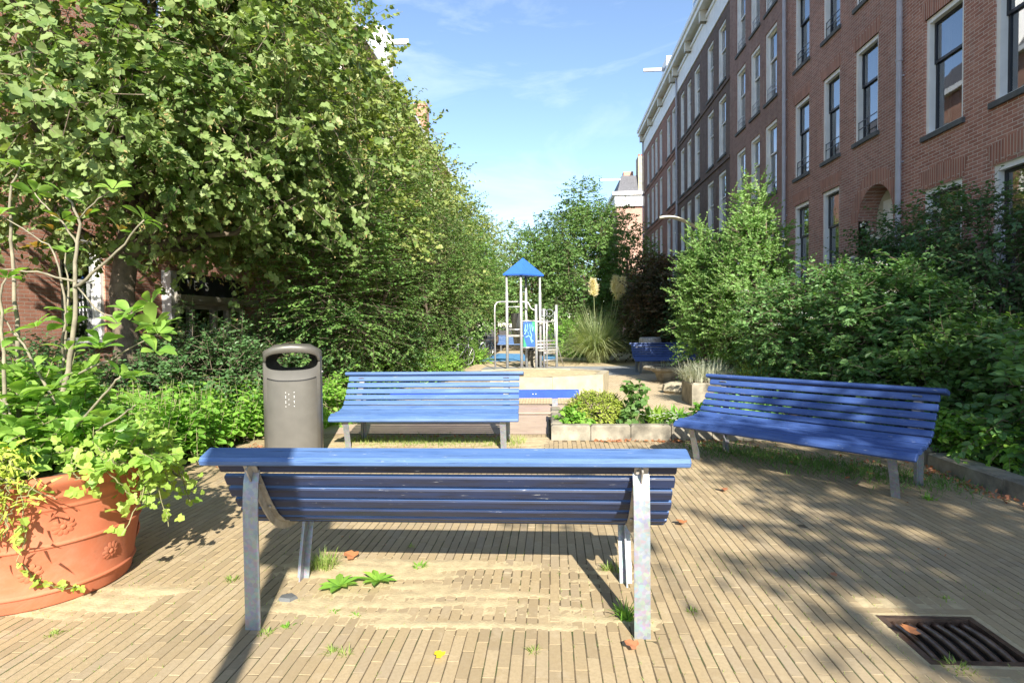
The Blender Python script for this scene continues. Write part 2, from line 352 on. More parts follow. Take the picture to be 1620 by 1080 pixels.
M['barkpale'] = plain('pale_bark', (.21, .185, .125), .8, var=.35, scale=14, bmp=.4, bd=.003)
M['twiggreen'] = plain('green_twig', (.20, .19, .09), .8, var=.3)
M['iron'] = plain('rusty_iron', (.17, .115, .085), .32, .6, var=.6, scale=10, bmp=.5)
M['deadleaf'] = leafmat('dead_leaf', ((.30, .10, .04), (.38, .16, .06), (.22, .09, .05)), .15)
M['brickA'] = brickmat('brick_red', (.33, .135, .092), (.48, .235, .17), (.70, .62, .54), .25)
M['brickB'] = brickmat('brick_brown', (.30, .145, .108), (.43, .225, .17), (.58, .51, .45), .3)
M['brickC'] = brickmat('brick_dull', (.25, .14, .11), (.34, .20, .16), (.36, .31, .27), .4)
M['brickD'] = brickmat('brick_dark', (.13, .088, .07), (.19, .125, .10), (.13, .11, .10), .5)
M['brickE'] = brickmat('brick_orange', (.30, .155, .115), (.38, .19, .14), (.19, .16, .14), .4)
M['brickL'] = brickmat('brick_sunny', (.40, .17, .11), (.52, .25, .17), (.48, .41, .33), .25)
M['brickF'] = brickmat('brick_far', (.42, .24, .18), (.48, .28, .21), (.45, .36, .3), .15)
M['soldier'] = brickmat('brick_upright', (.29, .11, .072), (.45, .20, .135), (.62, .54, .46), .3, vertical=True, msize=.014)
def glassmat():
    m, nt, p = nodes_of('window_glass'); nt.nodes.remove(p)
    t = nt.nodes.new('ShaderNodeBsdfTransparent'); t.inputs[0].default_value = (.72, .76, .76, 1)
    g = nt.nodes.new('ShaderNodeBsdfGlossy'); g.inputs['Roughness'].default_value = .015; g.inputs[0].default_value = (.95, .97, 1, 1)
    fr = nt.nodes.new('ShaderNodeFresnel'); fr.inputs[0].default_value = 1.75
    a = N(nt, 'Math', operation='ADD'); a.inputs[1].default_value = .18; a.use_clamp = True; nt.links.new(fr.outputs[0], a.inputs[0])
    v = coords(nt, 'Object'); b = nt.nodes.new('ShaderNodeBump'); b.inputs['Strength'].default_value = .05; b.inputs['Distance'].default_value = .02
    nt.links.new(noise(nt, v, 1.1, 2), b.inputs['Height']); nt.links.new(b.outputs[0], g.inputs['Normal'])
    mx = nt.nodes.new('ShaderNodeMixShader'); nt.links.new(a.outputs[0], mx.inputs[0]); nt.links.new(t.outputs[0], mx.inputs[1]); nt.links.new(g.outputs[0], mx.inputs[2])
    nt.links.new(mx.outputs[0], nt.nodes['Material Output'].inputs[0]); return m
M['glass'] = glassmat()
def pavermat():
    m, nt, p = nodes_of('yellow_clay_paver')
    g = nt.nodes.new('ShaderNodeNewGeometry'); oi = nt.nodes.new('ShaderNodeObjectInfo')
    ad = N(nt, 'Math', operation='ADD'); fr = N(nt, 'Math', operation='FRACT')
    nt.links.new(g.outputs['Random Per Island'], ad.inputs[0]); nt.links.new(oi.outputs['Random'], ad.inputs[1]); nt.links.new(ad.outputs[0], fr.inputs[0])
    col = ramp(nt, fr.outputs[0], ((0, (.29, .22, .125)), (.3, (.345, .262, .145)), (.62, (.37, .28, .155)), (.85, (.40, .31, .18)), (1, (.32, .25, .155))))
    v = nt.nodes.new('ShaderNodeNewGeometry').outputs['Position']
    n1 = noise(nt, v, 55, 6, .7); n2 = noise(nt, v, 1.3, 6, .65, .5); n3 = noise(nt, v, 9, 5, .65)
    col = mixc(nt, ramp(nt, n1, ((.42, 0), (.72, .6))), col, (.25, .185, .10))
    col = mixc(nt, ramp(nt, n2, ((.48, 0), (.75, .42))), col, (.30, .25, .18))
    col = mixc(nt, ramp(nt, n3, ((.55, 0), (.8, .5))), col, (.50, .415, .285))
    nt.links.new(col, p.inputs['Base Color']); p.inputs['Roughness'].default_value = .85; bump(nt, p, n1, .5, .0015); return m
M['paver'] = pavermat()
def jointmat():
    m, nt, p = nodes_of('sandy_joint'); v = nt.nodes.new('ShaderNodeNewGeometry').outputs['Position']
    col = ramp(nt, noise(nt, v, 5, 6, .65), ((.35, (.16, .115, .06)), (.52, (.10, .075, .04)), (.60, (.06, .07, .02)), (.72, (.05, .085, .02))))
    nt.links.new(col, p.inputs['Base Color']); p.inputs['Roughness'].default_value = 1; bump(nt, p, noise(nt, v, 120, 3), .8, .006); return m
M['joint'] = jointmat()
def pathmat(name, c1, c2, mo, along=True):
    m, nt, p = nodes_of(name); tc = nt.nodes.new('ShaderNodeNewGeometry'); sp = nt.nodes.new('ShaderNodeSeparateXYZ'); nt.links.new(tc.outputs['Position'], sp.inputs[0])
    cb = nt.nodes.new('ShaderNodeCombineXYZ'); nt.links.new(sp.outputs[1 if along else 0], cb.inputs[0]); nt.links.new(sp.outputs[0 if along else 1], cb.inputs[1])
    b = nt.nodes.new('ShaderNodeTexBrick'); b.inputs['Scale'].default_value = 1; b.inputs['Brick Width'].default_value = .206; b.inputs['Row Height'].default_value = .056
    b.inputs['Mortar Size'].default_value = .004; b.inputs['Color1'].default_value = (*c1, 1); b.inputs['Color2'].default_value = (*c2, 1); b.inputs['Mortar'].default_value = (*mo, 1)
    nt.links.new(cb.outputs[0], b.inputs['Vector']); v = tc.outputs['Position']
    col = mixc(nt, ramp(nt, noise(nt, v, .8, 6, .65, .5), ((.4, 0), (.75, .5))), b.outputs['Color'], (.52, .43, .30))
    col = mixc(nt, ramp(nt, noise(nt, v, 3, 6, .7), ((.5, 0), (.8, .4))), col, [x*.5 for x in c1])
    nt.links.new(col, p.inputs['Base Color']); p.inputs['Roughness'].default_value = .9; bump(nt, p, noise(nt, v, 30, 4), .4, .004); return m
M['path'] = pathmat('yellow_brick_path', (.42, .33, .20), (.50, .39, .24), (.2, .16, .1))
M['redpath'] = pathmat('red_brick_path', (.36, .26, .20), (.43, .32, .25), (.34, .27, .2), False)
M['bract'] = leafmat('pale_bract', ((.22, .20, .08), (.30, .27, .11), (.26, .18, .09)), .3)
# leaf colours (dark ... light)
M['linden'] = leafmat('linden_leaf', ((.040, .080, .018), (.075, .122, .030), (.110, .155, .048), (.15, .185, .072)), .34)
M['linden2'] = leafmat('linden_leaf_light', ((.065, .105, .022), (.105, .150, .035), (.145, .18, .05), (.18, .20, .07)), .36)
M['darkleaf'] = leafmat('dark_green_leaf', ((.026, .066, .024), (.045, .095, .032), (.062, .115, .040)), .28, .4)
M['freshleaf'] = leafmat('fresh_green_leaf', ((.040, .095, .030), (.065, .135, .042), (.095, .165, .055)), .34, .42)
M['hornbeam'] = leafmat('hornbeam_leaf', ((.035, .085, .022), (.06, .12, .03), (.085, .14, .035)), .34)
M['lightleaf'] = leafmat('light_green_leaf', ((.075, .150, .036), (.105, .19, .050), (.145, .22, .075)), .38)
M['nettle'] = leafmat('nettle_leaf', ((.06, .16, .025), (.10, .21, .030), (.15, .25, .04)), .42)
M['robinia'] = leafmat('robinia_leaf', ((.035, .085, .028), (.055, .11, .032), (.10, .14, .04)), .34)
M['purple'] = leafmat('purple_leaf', ((.018, .030, .014), (.028, .040, .018), (.035, .048, .020), (.09, .045, .02)), .3)
M['grass'] = leafmat('grass_blade', ((.08, .14, .03), (.13, .19, .04), (.19, .21, .07)), .4)
M['pampas'] = leafmat('pampas_blade', ((.11, .15, .065), (.16, .20, .095), (.24, .25, .14)), .35)
M['plume'] = leafmat('pampas_plume', ((.62, .54, .38), (.72, .64, .47)), .3)
M['potleaf'] = leafmat('pot_shrub_leaf', ((.07, .155, .025), (.11, .20, .035), (.15, .23, .045)), .4, .38, .5)
M['ivy'] = leafmat('ivy_leaf', ((.11, .19, .030), (.15, .235, .040), (.21, .27, .06)), .42)
M['lavender'] = leafmat('lavender_leaf', ((.22, .24, .17), (.30, .31, .23), (.38, .38, .30)), .2)
M['yellowbush'] = leafmat('yellow_green_leaf', ((.13, .19, .025), (.18, .235, .03), (.24, .27, .05)), .35)
M['petalwhite'] = leafmat('white_petal', ((.75, .72, .70), (.80, .76, .78)), .3)
M['petalyellow'] = leafmat('yellow_petal', ((.75, .52, .03), (.80, .60, .05)), .3)
M['petalred'] = leafmat('red_petal', ((.45, .04, .02), (.55, .08, .03)), .3)
M['redtip'] = leafmat('red_young_leaf', ((.22, .09, .03), (.30, .16, .04), (.16, .17, .03)), .4)

# ------------------------------------------------------------------ the ground
m = MB(); m.add([(-400, -300, -.06), (400, -300, -.06), (400, 500, -.06), (-400, 500, -.06)], [(0, 1, 2, 3)]); tag(m.build('ground', M['soil']), kind='structure')
PX0, PX1, PY0, PY1 = -3.8, 3.86, .1, 8.95
m = MB(); m.add([(-30, -60, -.05), (30, -60, -.05), (30, PY0, -.05), (-30, PY0, -.05)], [(0, 1, 2, 3)]); tag(m.build('street', M['greypave']), kind='structure')
m = MB(); m.add([(PX0, PY1, -.006), (3.6, PY1, -.006), (3.6, 16, -.006), (5.2, 22, -.006), (4.6, 60, -.006), (-3.2, 60, -.006), (-2.6, 24, -.006), (-3.0, 17, -.006), (PX0, 12, -.006)], [tuple(range(9))])
tag(m.build('path', M['path']), kind='structure')
m = MB(); m.add([(-3.2, 7.75, .004), (-.02, 7.75, .004), (-.02, 9.42, .004), (-3.2, 9.42, .004)], [(0, 1, 2, 3)])
m.add([(-3.2, 9.5, .03), (.30, 9.5, .03), (.30, 10.5, .03), (-3.2, 10.5, .03)], [(0, 1, 2, 3)]); m.add([(-3.2, 9.5, -.02), (.3, 9.5, -.02), (.3, 9.5, .03), (-3.2, 9.5, .03)], [(0, 1, 2, 3)])
tag(m.build('red_brick_strip', M['redpath']), kind='structure')
m = MB(); m.add([(-4.0, 9.42, .006), (.25, 9.42, .006), (.25, 9.497, .006), (-4.0, 9.497, .006)], [(0, 1, 2, 3)]); tag(m.build('dark_strip', M['dark']), kind='structure')  # narrow flat strip in near black between the two red brick areas
# play area surfaces
m = MB(); m.add([(-2.8, 23.5, .004), (.3, 23.7, .004), (.5, 28.5, .004), (-2.6, 30, .004)], [(0, 1, 2, 3)]); tag(m.build('play_mat', M['playmat']), kind='structure')
m = MB(); m.add([(-2.3, 16.6, -.001), (2.6, 16.9, -.001), (3.0, 20.4, -.001), (-2.2, 20.4, -.001)], [(0, 1, 2, 3)]); tag(m.build('play_pavement', M['greypave']), kind='structure')
# planting beds: gently humped soil
def bed(name, x0, x1, y0, y1, h=.06):
    nx, ny = 14, 40; V = []; r = np.random.default_rng(3)
    for j in range(ny+1):
        for i in range(nx+1):
            a, b = i/nx, j/ny; V.append((x0+(x1-x0)*a, y0+(y1-y0)*b, -.012+h*math.sin(math.pi*a)*min(1, 6*b, 6*(1-b))+r.uniform(0, .015)))
    f = [(j*(nx+1)+i, j*(nx+1)+i+1, (j+1)*(nx+1)+i+1, (j+1)*(nx+1)+i) for j in range(ny) for i in range(nx)]
    m = MB(); m.add(V, f); return tag(m.build(name, M['soil'], smooth=True), kind='structure')
bed('planting_bed_west', -8.4, -3.72, 3.6, 45); bed('planting_bed_east', 4.0, 7.1, 1.5, 40, .16)

# paving of single clay bricks with a half bond running along the street
pv = empty('brick_paving', (0, 0, 0)); tag(pv, kind='structure')
GX0, GX1, GY0, GY1 = 1.60, 2.05, 2.55, 2.97                 # drain cover
m = MB()
for xa_, xb_, ya_, yb_ in ((PX0-.05, PX1+.05, PY0-.05, GY0), (PX0-.05, PX1+.05, GY1, PY1+.05), (PX0-.05, GX0, GY0, GY1), (GX1, PX1+.05, GY0, GY1)): m.add([(xa_, ya_, -.0018), (xb_, ya_, -.0018), (xb_, yb_, -.0018), (xa_, yb_, -.0018)], [(0, 1, 2, 3)])
m.build('joint_bed', M['joint'], pv)
r = np.random.default_rng(11); BW, BL, JT = .0505, .2025, .0045
cx_, cy_ = [], []; nc = int((PX1-PX0)/(BW+JT))
for i in range(nc):
    x = PX0+(i+.5)*(BW+JT); y = PY0-.1+(i % 2)*.103+r.uniform(-.03, .03)
    while y < PY1:
        if y > PY0 and not (x > 0.0 and y > 7.30) and not (GX0-.03 < x < GX1+.03 and GY0-.11 < y < GY1+.11) and not (x > 3.8): cx_.append(x+.0025*math.sin(y*1.7+i*.01)*3); cy_.append(y)
        y += BL+.0025
for gy in (GY0-.045, GY1+.045):                              # rows laid across at the drain cover
    pass
cx_ = np.array(cx_); cy_ = np.array(cy_); n = len(cx_)
zt = .0007*np.sin(cx_*1.9+1)*np.cos(cy_*1.4)+r.normal(0, .0004, n); rot = r.normal(0, .007, n); tl1 = r.normal(0, .003, n); tl2 = r.normal(0, .007, n)
def brick_mesh(w, l):
    a, b, c = w/2, l/2, .0022
    e = .0008; V = [(-a, -b, -.03), (a, -b, -.03), (a, b, -.03), (-a, b, -.03), (-a, -b, -c), (a, -b, -c), (a, b, -c), (-a, b, -c), (-a+c, -b+e, 0), (a-c, -b+e, 0), (a-c, b-e, 0), (-a+c, b-e, 0)]
    f = [(8, 9, 10, 11)]
    for i in range(4): j = (i+1) % 4; f += [(i, j, j+4, i+4), (i+4, j+4, j+8, i+8)]
    return np.array(V), f
BV, BF = brick_mesh(BW, BL); bme = bpy.data.meshes.new('brick'); bme.from_pydata(BV.tolist(), [], BF); bme.materials.append(M['paver'])
px, py, pz = proj(np.stack([cx_, cy_, np.zeros(n)], 1).T.T)
vis = (px > -20) & (px < 1640) & (py < 1100) & (pz > .5); score = np.where(vis, -pz, -99); order = np.argsort(-score); near = np.zeros(n, bool); near[order[:300]] = True
for k in np.where(near)[0]:
    o = bpy.data.objects.new('brick', bme); COL.objects.link(o); o.parent = pv; o.location = (cx_[k], cy_[k], zt[k]); o.rotation_euler = (tl1[k], tl2[k], rot[k]); o.scale = (1+r.normal()*.02, 1+r.normal()*.012, 1)
k = np.where(~near)[0]; c, s = np.cos(rot[k]), np.sin(rot[k]); X, Y, Z = BV[:, 0][None]*(1+r.normal(0, .02, (len(k), 1))), BV[:, 1][None], BV[:, 2][None]
VV = np.stack([X*c[:, None]-Y*s[:, None]+cx_[k][:, None], X*s[:, None]+Y*c[:, None]+cy_[k][:, None], Z+zt[k][:, None]+Y*tl1[k][:, None]-X*tl2[k][:, None]], 2).reshape(-1, 3)
FF = (np.array(BF)[None]+(np.arange(len(k))*12)[:, None, None]).reshape(-1, 4); npmesh('bricks', VV, FF, M['paver'], pv, 'stuff')
for gy in (GY0-.052, GY1+.052):                              # rows laid across at the drain cover
    for q in range(3):
        o = bpy.data.objects.new('brick', bme); COL.objects.link(o); o.parent = pv; o.location = (GX0+.03+q*.206-.01, gy, 0); o.rotation_euler = (0, 0, math.pi/2); o.scale = (1.2, 1, 1)
m = MB()
for xa_, xb_, ya_, yb_ in ((GX0-.075, GX1+.075, GY0-.21, GY0), (GX0-.075, GX1+.075, GY1, GY1+.21), (GX0-.075, GX0, GY0, GY1), (GX1, GX1+.075, GY0, GY1)): m.add([(xa_, ya_, -.0012), (xb_, ya_, -.0012), (xb_, yb_, -.0012), (xa_, yb_, -.0012)], [(0, 1, 2, 3)])
m.build('mortar_surround', M['sand'], pv)
# loose sand between the bench feet, lying in ridges over the sunken bricks
def sand_patch(x0, x1, y0, y1, seed, amp=.005, base=-.0022):
    q = .016; nx, ny = int((x1-x0)/q), int((y1-y0)/q); r = np.random.default_rng(seed); gx, gy = np.meshgrid(np.linspace(x0, x1, nx), np.linspace(y0, y1, ny)); z = np.zeros_like(gx)
    for fq, am in ((2.3, 1), (5, .8), (11, .6), (24, .45)):
        for _ in range(3):
            a = r.uniform(0, 6.28); z += am*np.sin(fq*(gx*math.cos(a)*.6+gy*math.sin(a)*1.5)+r.uniform(0, 6))
    z += .9*np.sin((gy+.02*np.sin(gx*5))*2*math.pi/.11)
    e = np.minimum.reduce([(gx-x0), (x1-gx), (gy-y0), (y1-gy)])/.25; z = base+amp*(z/3.2+.3)+np.minimum(0, (np.clip(e, 0, 1)-1)*.012)+r.normal(0, .0006, z.shape)
    V = np.stack([gx, gy, z], 2).reshape(-1, 3); i = np.arange(nx-1)[None]+np.arange(ny-1)[:, None]*nx; Fq = np.stack([i, i+1, i+nx+1, i+nx], 2).reshape(-1, 4)
    return V, Fq
sp_ = join([sand_patch(-1.75, .75, 2.55, 3.75, 1), sand_patch(-3.3, .1, 6.1, 7.7, 2, .006, .0), sand_patch(-3.2, -1.9, 2.6, 3.3, 4, .005, -.001)])
o = npmesh('loose_sand', sp_[0], sp_[1], M['sand'], pv, 'stuff', None, True)

# concrete edging of the middle flower bed and the kerb along the east bed: separate blocks
def blocks(name, a, b, n, w, h, label, cat='kerb', z0=-.05, mat='concrete'):
    a = np.array(a); b = np.array(b); d = b-a; L = np.linalg.norm(d); root = empty(name, (a[0], a[1], 0), math.atan2(d[1], d[0])); tag(root, label, cat)
    for i in range(n):
        mm = MB(); g = random.uniform(-.006, .006); mm.cbox((i*L/n+.004, -w/2+g, z0), ((i+1)*L/n-.004, w/2+g, h+random.uniform(-.006, .006)), .018); mm.build('block', M[mat], root)
    return root
blocks('bed_edging', (0.02, 7.44), (3.0, 7.44), 6, .15, .19, 'low concrete edging along the front of the small flower bed', 'edging')
blocks('bed_edging', (.095, 7.52), (.095, 9.0), 3, .15, .19, 'short concrete edging on the left side of the small flower bed', 'edging')
blocks('bed_edging', (3.0, 7.40), (3.85, 6.10), 3, .16, .17, 'slanting concrete edging behind the right blue bench', 'edging')
blocks('stone_kerb', (3.86, 6.05), (3.86, 1.2), 5, .22, .15, 'worn stone kerb along the shrubs beside the right bench', 'kerb')
m = MB(); m.add([(.17, 7.5, .11), (3.9, 7.5, .11), (4.1, 9.0, .11), (.17, 9.0, .11)], [(0, 1, 2, 3)]); m.add([(3.0, 7.5, .105), (3.85, 6.2, .1), (4.2, 6.2, .1), (4.1, 7.6, .105)], [(0, 1, 2, 3)])
tag(m.build('flower_bed_soil', M['soil']), kind='structure')
# ------------------------------------------------------------------ houses
def wall_with_holes(m, X0, n, y0, y1, z0, z1, holes, depth=.22):
    """street wall in the plane X0 (outward normal n on x) with rectangular openings and their reveals"""
    ys = sorted({y0, y1}|{v for h in holes for v in h[:2]}); zs = sorted({z0, z1}|{v for h in holes for v in h[2:]})
    def q(a, b, c, d): m.add([a, b, c, d], [(0, 1, 2, 3)])
    for a, b in zip(ys, ys[1:]):
        for c, d in zip(zs, zs[1:]):
            mid = ((a+b)/2, (c+d)/2)
            if any(h[0] < mid[0] < h[1] and h[2] < mid[1] < h[3] for h in holes): continue
            p = [(X0, a, c), (X0, b, c), (X0, b, d), (X0, a, d)]
            q(*(p if n > 0 else p[::-1]))
    X1 = X0-n*depth
    for a, b, c, d in holes:
        q((X0, a, c), (X1, a, c), (X1, a, d), (X0, a, d)); q((X0, b, c), (X0, b, d), (X1, b, d), (X1, b, c))
        q((X0, a, d), (X1, a, d), (X1, b, d), (X0, b, d)); q((X0, a, c), (X0, b, c), (X1, b, c), (X1, a, c))
def window(root, X0, n, y0, y1, z0, z1, sash='black', rail=False, curtain=True, lintel=None, split=.66, arch=False, detail=True):
    fr = MB(); t = .085; xa, xb = X0-n*.035, X0-n*.205
    def bx(mm, xa, xb, ya, yb, za, zb): mm.box((min(xa, xb), ya, za), (max(xa, xb), yb, zb))
    bx(fr, xa, xb, y0, y0+t, z0, z1); bx(fr, xa, xb, y1-t, y1, z0, z1); bx(fr, xa, xb, y0+t, y1-t, z1-t*1.15, z1); bx(fr, xa, xb, y0+t, y1-t, z0, z0+.05)
    w = fr.build('window', M['white'], root, world=True)
    a, b, c, d = y0+t, y1-t, z0+.05, z1-t*1.15; zm = c+(d-c)*split; s = .05
    for nm, (c1, d1), off in (('lower_sash', (c, zm+.03), .03), ('upper_sash', (zm-.03, d), 0)):
        mm = MB(); x1, x2 = X0-n*(.125+off), X0-n*(.165+off)
        bx(mm, x1, x2, a, a+s, c1, d1); bx(mm, x1, x2, b-s, b, c1, d1); bx(mm, x1, x2, a+s, b-s, c1, c1+s); bx(mm, x1, x2, a+s, b-s, d1-s, d1); so = mm.build(nm, M[sash], w, world=True)
        g = MB(); gx = X0-n*(.145+off); p = [(gx, a+s*.8, c1+s*.8), (gx, b-s*.8, c1+s*.8), (gx, b-s*.8, d1-s*.8), (gx, a+s*.8, d1-s*.8)]; g.add(p if n > 0 else p[::-1], [(0, 1, 2, 3)]); g.build('pane', M['glass'], w, world=True)
    rm = MB(); x1, x2 = X0-n*.215, X0-n*.95                                     # the dim room behind
    rm.add([(x1, y0, z0), (x1, y1, z0), (x1, y1, z1), (x1, y0, z1), (x2, y0, z0), (x2, y1, z0), (x2, y1, z1), (x2, y0, z1)], [(4, 5, 6, 7), (0, 1, 5, 4), (1, 2, 6, 5), (2, 3, 7, 6), (3, 0, 4, 7)]); rm.build('room', M['room'], w, world=True)
    if curtain:
        cu = MB(); xs = X0-n*.30; k = 14
        for ya, yb in ((a, a+(b-a)*random.uniform(.2, .42)), (b-(b-a)*random.uniform(.1, .4), b)):
            V = []
            for i in range(k+1): y = ya+(yb-ya)*i/k; x = xs+.025*math.sin(i*1.9); V += [(x, y, c), (x, y, d)]
            cu.add(V, [(2*i, 2*i+2, 2*i+3, 2*i+1) for i in range(k)])
        cu.build('curtain', M['curtain'], w, world=True)
    sl = MB(); bx(sl, X0+n*.05, X0-n*.12, y0-.06, y1+.06, z0-.09, z0+.003); sl.build('sill', M['stone'], w, world=True)
    if rail:
        rl = MB()
        for zz in (z0+.30, z0+.46): rl.tube([(X0-n*.05, y0+.01, zz), (X0-n*.05, y1-.01, zz)], .012, 5)
        for yy in np.linspace(y0+.1, y1-.1, 3): rl.tube([(X0-n*.05, yy, z0), (X0-n*.05, yy, z0+.46)], .008, 4)
        rl.build('guard_rail', M['black'] if sash == 'black' else M['pipe'], w, world=True)
    if lintel:
        lm = MB(); k = 8; e = .13; X1 = X0+n*.006; V = []
        for i in range(k+1):
            tt = i/k; y = y0-e*.3+(y1-y0+e*.6)*tt; yo = y0-e+(y1-y0+2*e)*tt; cv = .07*math.sin(math.pi*tt) if arch else 0
            V += [(X1, y, z1-.0+cv), (X1, yo, z1+.33+cv), (X0-n*.03, y, z1+cv), (X0-n*.03, yo, z1+.33+cv)]
        f = []
        for i in range(k): o = 4*i; f += [(o, o+4, o+5, o+1), (o+1, o+5, o+7, o+3), (o, o+2, o+6, o+4)]
        lm.add(V, f); lm.build('lintel', M[lintel], w, world=True)
    return w
def drainpipe(root, X0, n, y, z0, z1):
    mm = MB(); mm.tube([(X0+n*.09, y, z0), (X0+n*.09, y, z1)], .055, 10)
    for z in np.arange(z0+1.2, z1, 1.75): mm.tube([(X0+n*.09, y, z), (X0+n*.09, y, z+.06)], .066, 10)
    for z in np.arange(z0+.9, z1, 1.75): mm.box((min(X0, X0+n*.08), y-.03, z), (max(X0, X0+n*.08), y+.03, z+.03))
    mm.build('drainpipe', M['pipe'], root, world=True)
def shell(root, X0, n, y0, y1, z1, mat, holes, ends=(True, True), depth=9, roof='slate'):
    mm = MB(); wall_with_holes(mm, X0, n, y0, y1, 0, z1, holes); X2 = X0-n*depth
    for yy, on in ((y0, ends[0]), (y1, ends[1])):
        if on: mm.add([(X0, yy, 0), (X2, yy, 0), (X2, yy, z1), (X0, yy, z1)], [(0, 1, 2, 3)])
    mm.add([(X2, y0, 0), (X2, y1, 0), (X2, y1, z1), (X2, y0, z1)], [(0, 1, 2, 3)])
    mm.build('wall', mat, root, world=True)
    rf = MB(); rf.add([(X0, y0, z1), (X0, y1, z1), (X2, y1, z1), (X2, y0, z1)], [(0, 1, 2, 3)]); rf.build('roof', M[roof], root, world=True)
XR = 7.3
# --- nearest red house, black sashes
hA = empty('brick_house', (XR, 7, 0)); tag(hA, 'red brick house at the right edge with large black sash windows', 'house', 'houses along the right side')
wA = [(10.91, 11.98), (9.12, 10.20), (6.9, 8.0), (5.1, 6.2), (3.2, 4.3)]; hol = [(a, b, z, t) for a, b in wA for z, t in ((1.75, 3.97), (5.0, 7.22), (8.2, 10.3), (11.3, 13.4))]
shell(hA, XR, -1, 1.6, 12.72, 16.2, M['brickA'], hol)
for a, b, z, t in hol: window(hA, XR, -1, a, b, z, t, 'black', False, z < 9, 'soldier', .64, z < 2)
drainpipe(hA, XR, -1, 12.66, .3, 16)
m = MB(); m.box((XR-.02, 1.65, 0), (XR+.02, 12.6, .62)); m.build('plinth', M['soldier'], hA, world=True)
# --- second house with the arched porch
hB = empty('brick_house', (XR+.015, 15.7, 0)); tag(hB, 'red brick house with arched porch between two drainpipes', 'house', 'houses along the right side')
XB = XR+.015; cB = [(17.07, 18.05), (15.34, 16.27), (13.62, 14.62)]; hol = [(a, b, z, t) for a, b in cB for z, t in ((5.66, 7.82), (8.82, 10.95), (11.95, 14.0))]+[(a, b, 2.55, 4.87) for a, b in cB[:2]]
AY0, AY1, AZ = 13.02, 14.42, 3.80; pr_ = (AY0, AY1, .3, AZ+.74)
mm = MB(); wall_with_holes(mm, XB, -1, 12.72, 18.68, 0, 16.2, hol+[pr_]); ac = (AY0+AY1)/2; ar = (AY1-AY0)/2; k = 12
top = AZ+.74                                                            # spandrels above the round arch
for sgn in (-1, 1):
    V = [(XB, ac+sgn*ar, top), ]+[(XB, ac+sgn*ar*math.cos(math.pi/2*i/k), AZ+ar*math.sin(math.pi/2*i/k)) for i in range(k+1)]+[(XB, ac, top)]; mm.add(V, [tuple(range(len(V)))])
arcp = [(ac+ar*math.cos(math.pi*i/24), AZ+ar*math.sin(math.pi*i/24)) for i in range(25)]
V = []
for y, z in arcp: V += [(XB, y, z), (XB+.9, y, z)]
mm.add(V, [(2*i, 2*i+1, 2*i+3, 2*i+2) for i in range(24)])
for yy in (AY0, AY1): mm.add([(XB, yy, .3), (XB+.9, yy, .3), (XB+.9, yy, AZ), (XB, yy, AZ)], [(0, 1, 2, 3)])
mm.add([(XB+9, 12.72, 0), (XB+9, 18.68, 0), (XB+9, 18.68, 16.2), (XB+9, 12.72, 16.2)], [(0, 1, 2, 3)]); mm.build('wall', M['brickB'], hB, world=True)
mm = MB(); V = []
for i in range(25): 
    a = math.pi*i/24
    for rr_, dx in ((ar-.004, -.008), (ar+.34, -.008)): V.append((XB+dx, ac+rr_*math.cos(a), AZ+rr_*math.sin(a)))
mm.add(V, [(2*i, 2*i+1, 2*i+3, 2*i+2) for i in range(24)]); mm.build('arch_bricks', M['soldier'], hB, world=True)
mm = MB(); mm.box((XB+.42, AY0-.05, .25), (XB+.48, AY1+.05, AZ+.8)); dw = mm.build('porch_door', M['cream'], hB, world=True)
mm = MB(); mm.box((XB+.40, AY0+.12, .5), (XB+.417, AY1-.2, 1.6)); mm.box((XB+.40, AY0+.12, 1.8), (XB+.417, AY1-.2, 3.2)); mm.box((XB+.40, AY0+.2, 3.4), (XB+.417, AY1-.3, 4.2)); mm.build('door_panel', M['white'], dw, world=True)
mm = MB(); mm.add([(XB, 12.72, 16.2), (XB, 18.68, 16.2), (XB+9, 18.68, 16.2), (XB+9, 12.72, 16.2)], [(0, 1, 2, 3)]); mm.build('roof', M['slate'], hB, world=True)
for a, b, z, t in hol: window(hB, XB, -1, a, b, z, t, 'black', z > 3, True, 'soldier', .62)
mm = MB(); mm.box((XB-.012, 14.58, 2.83), (XB+.01, 14.74, 3.02)); pl = mm.build('number_plate', M['white'], hB, world=True)
def text(body, size, loc, rot, mat, parent, name='lettering', ext=.002):
    cu = bpy.data.curves.new(name, 'FONT'); cu.body = body; cu.size = size; cu.extrude = ext; cu.align_x = 'CENTER'; cu.align_y = 'CENTER'; t = bpy.data.objects.new(name, cu); COL.objects.link(t)
    dg = bpy.context.evaluated_depsgraph_get(); me = bpy.data.meshes.new_from_object(t.evaluated_get(dg)); bpy.data.objects.remove(t); o = bpy.data.objects.new(name, me); COL.objects.link(o)
    me.materials.clear(); me.materials.append(mat); o.parent = parent; o.location = Vector(loc)-root_loc(parent); o.rotation_euler = rot; return o
text('101', .12, (XB-.016, 14.66, 2.925), (math.pi/2, 0, -math.pi/2), M['black'], pl, 'numerals')
drainpipe(hB, XB, -1, 18.6, .3, 16)
# --- third house, white sashes
hC = empty('brick_house', (XR, 21.4, 0)); tag(hC, 'dull brown brick house with three columns of white sash windows', 'house', 'houses along the right side')
hol = [(a, b, z, t) for a, b in ((22.37, 23.4), (20.88, 21.83), (19.37, 20.4)) for z, t in ((2.55, 4.85), (5.65, 7.95), (8.7, 11.0), (11.65, 13.9))]
shell(hC, XR, -1, 18.68, 24.2, 16.2, M['brickC'], hol)
for a, b, z, t in hol: window(hC, XR, -1, a, b, z, t, 'white', z > 3, True, None, .6)
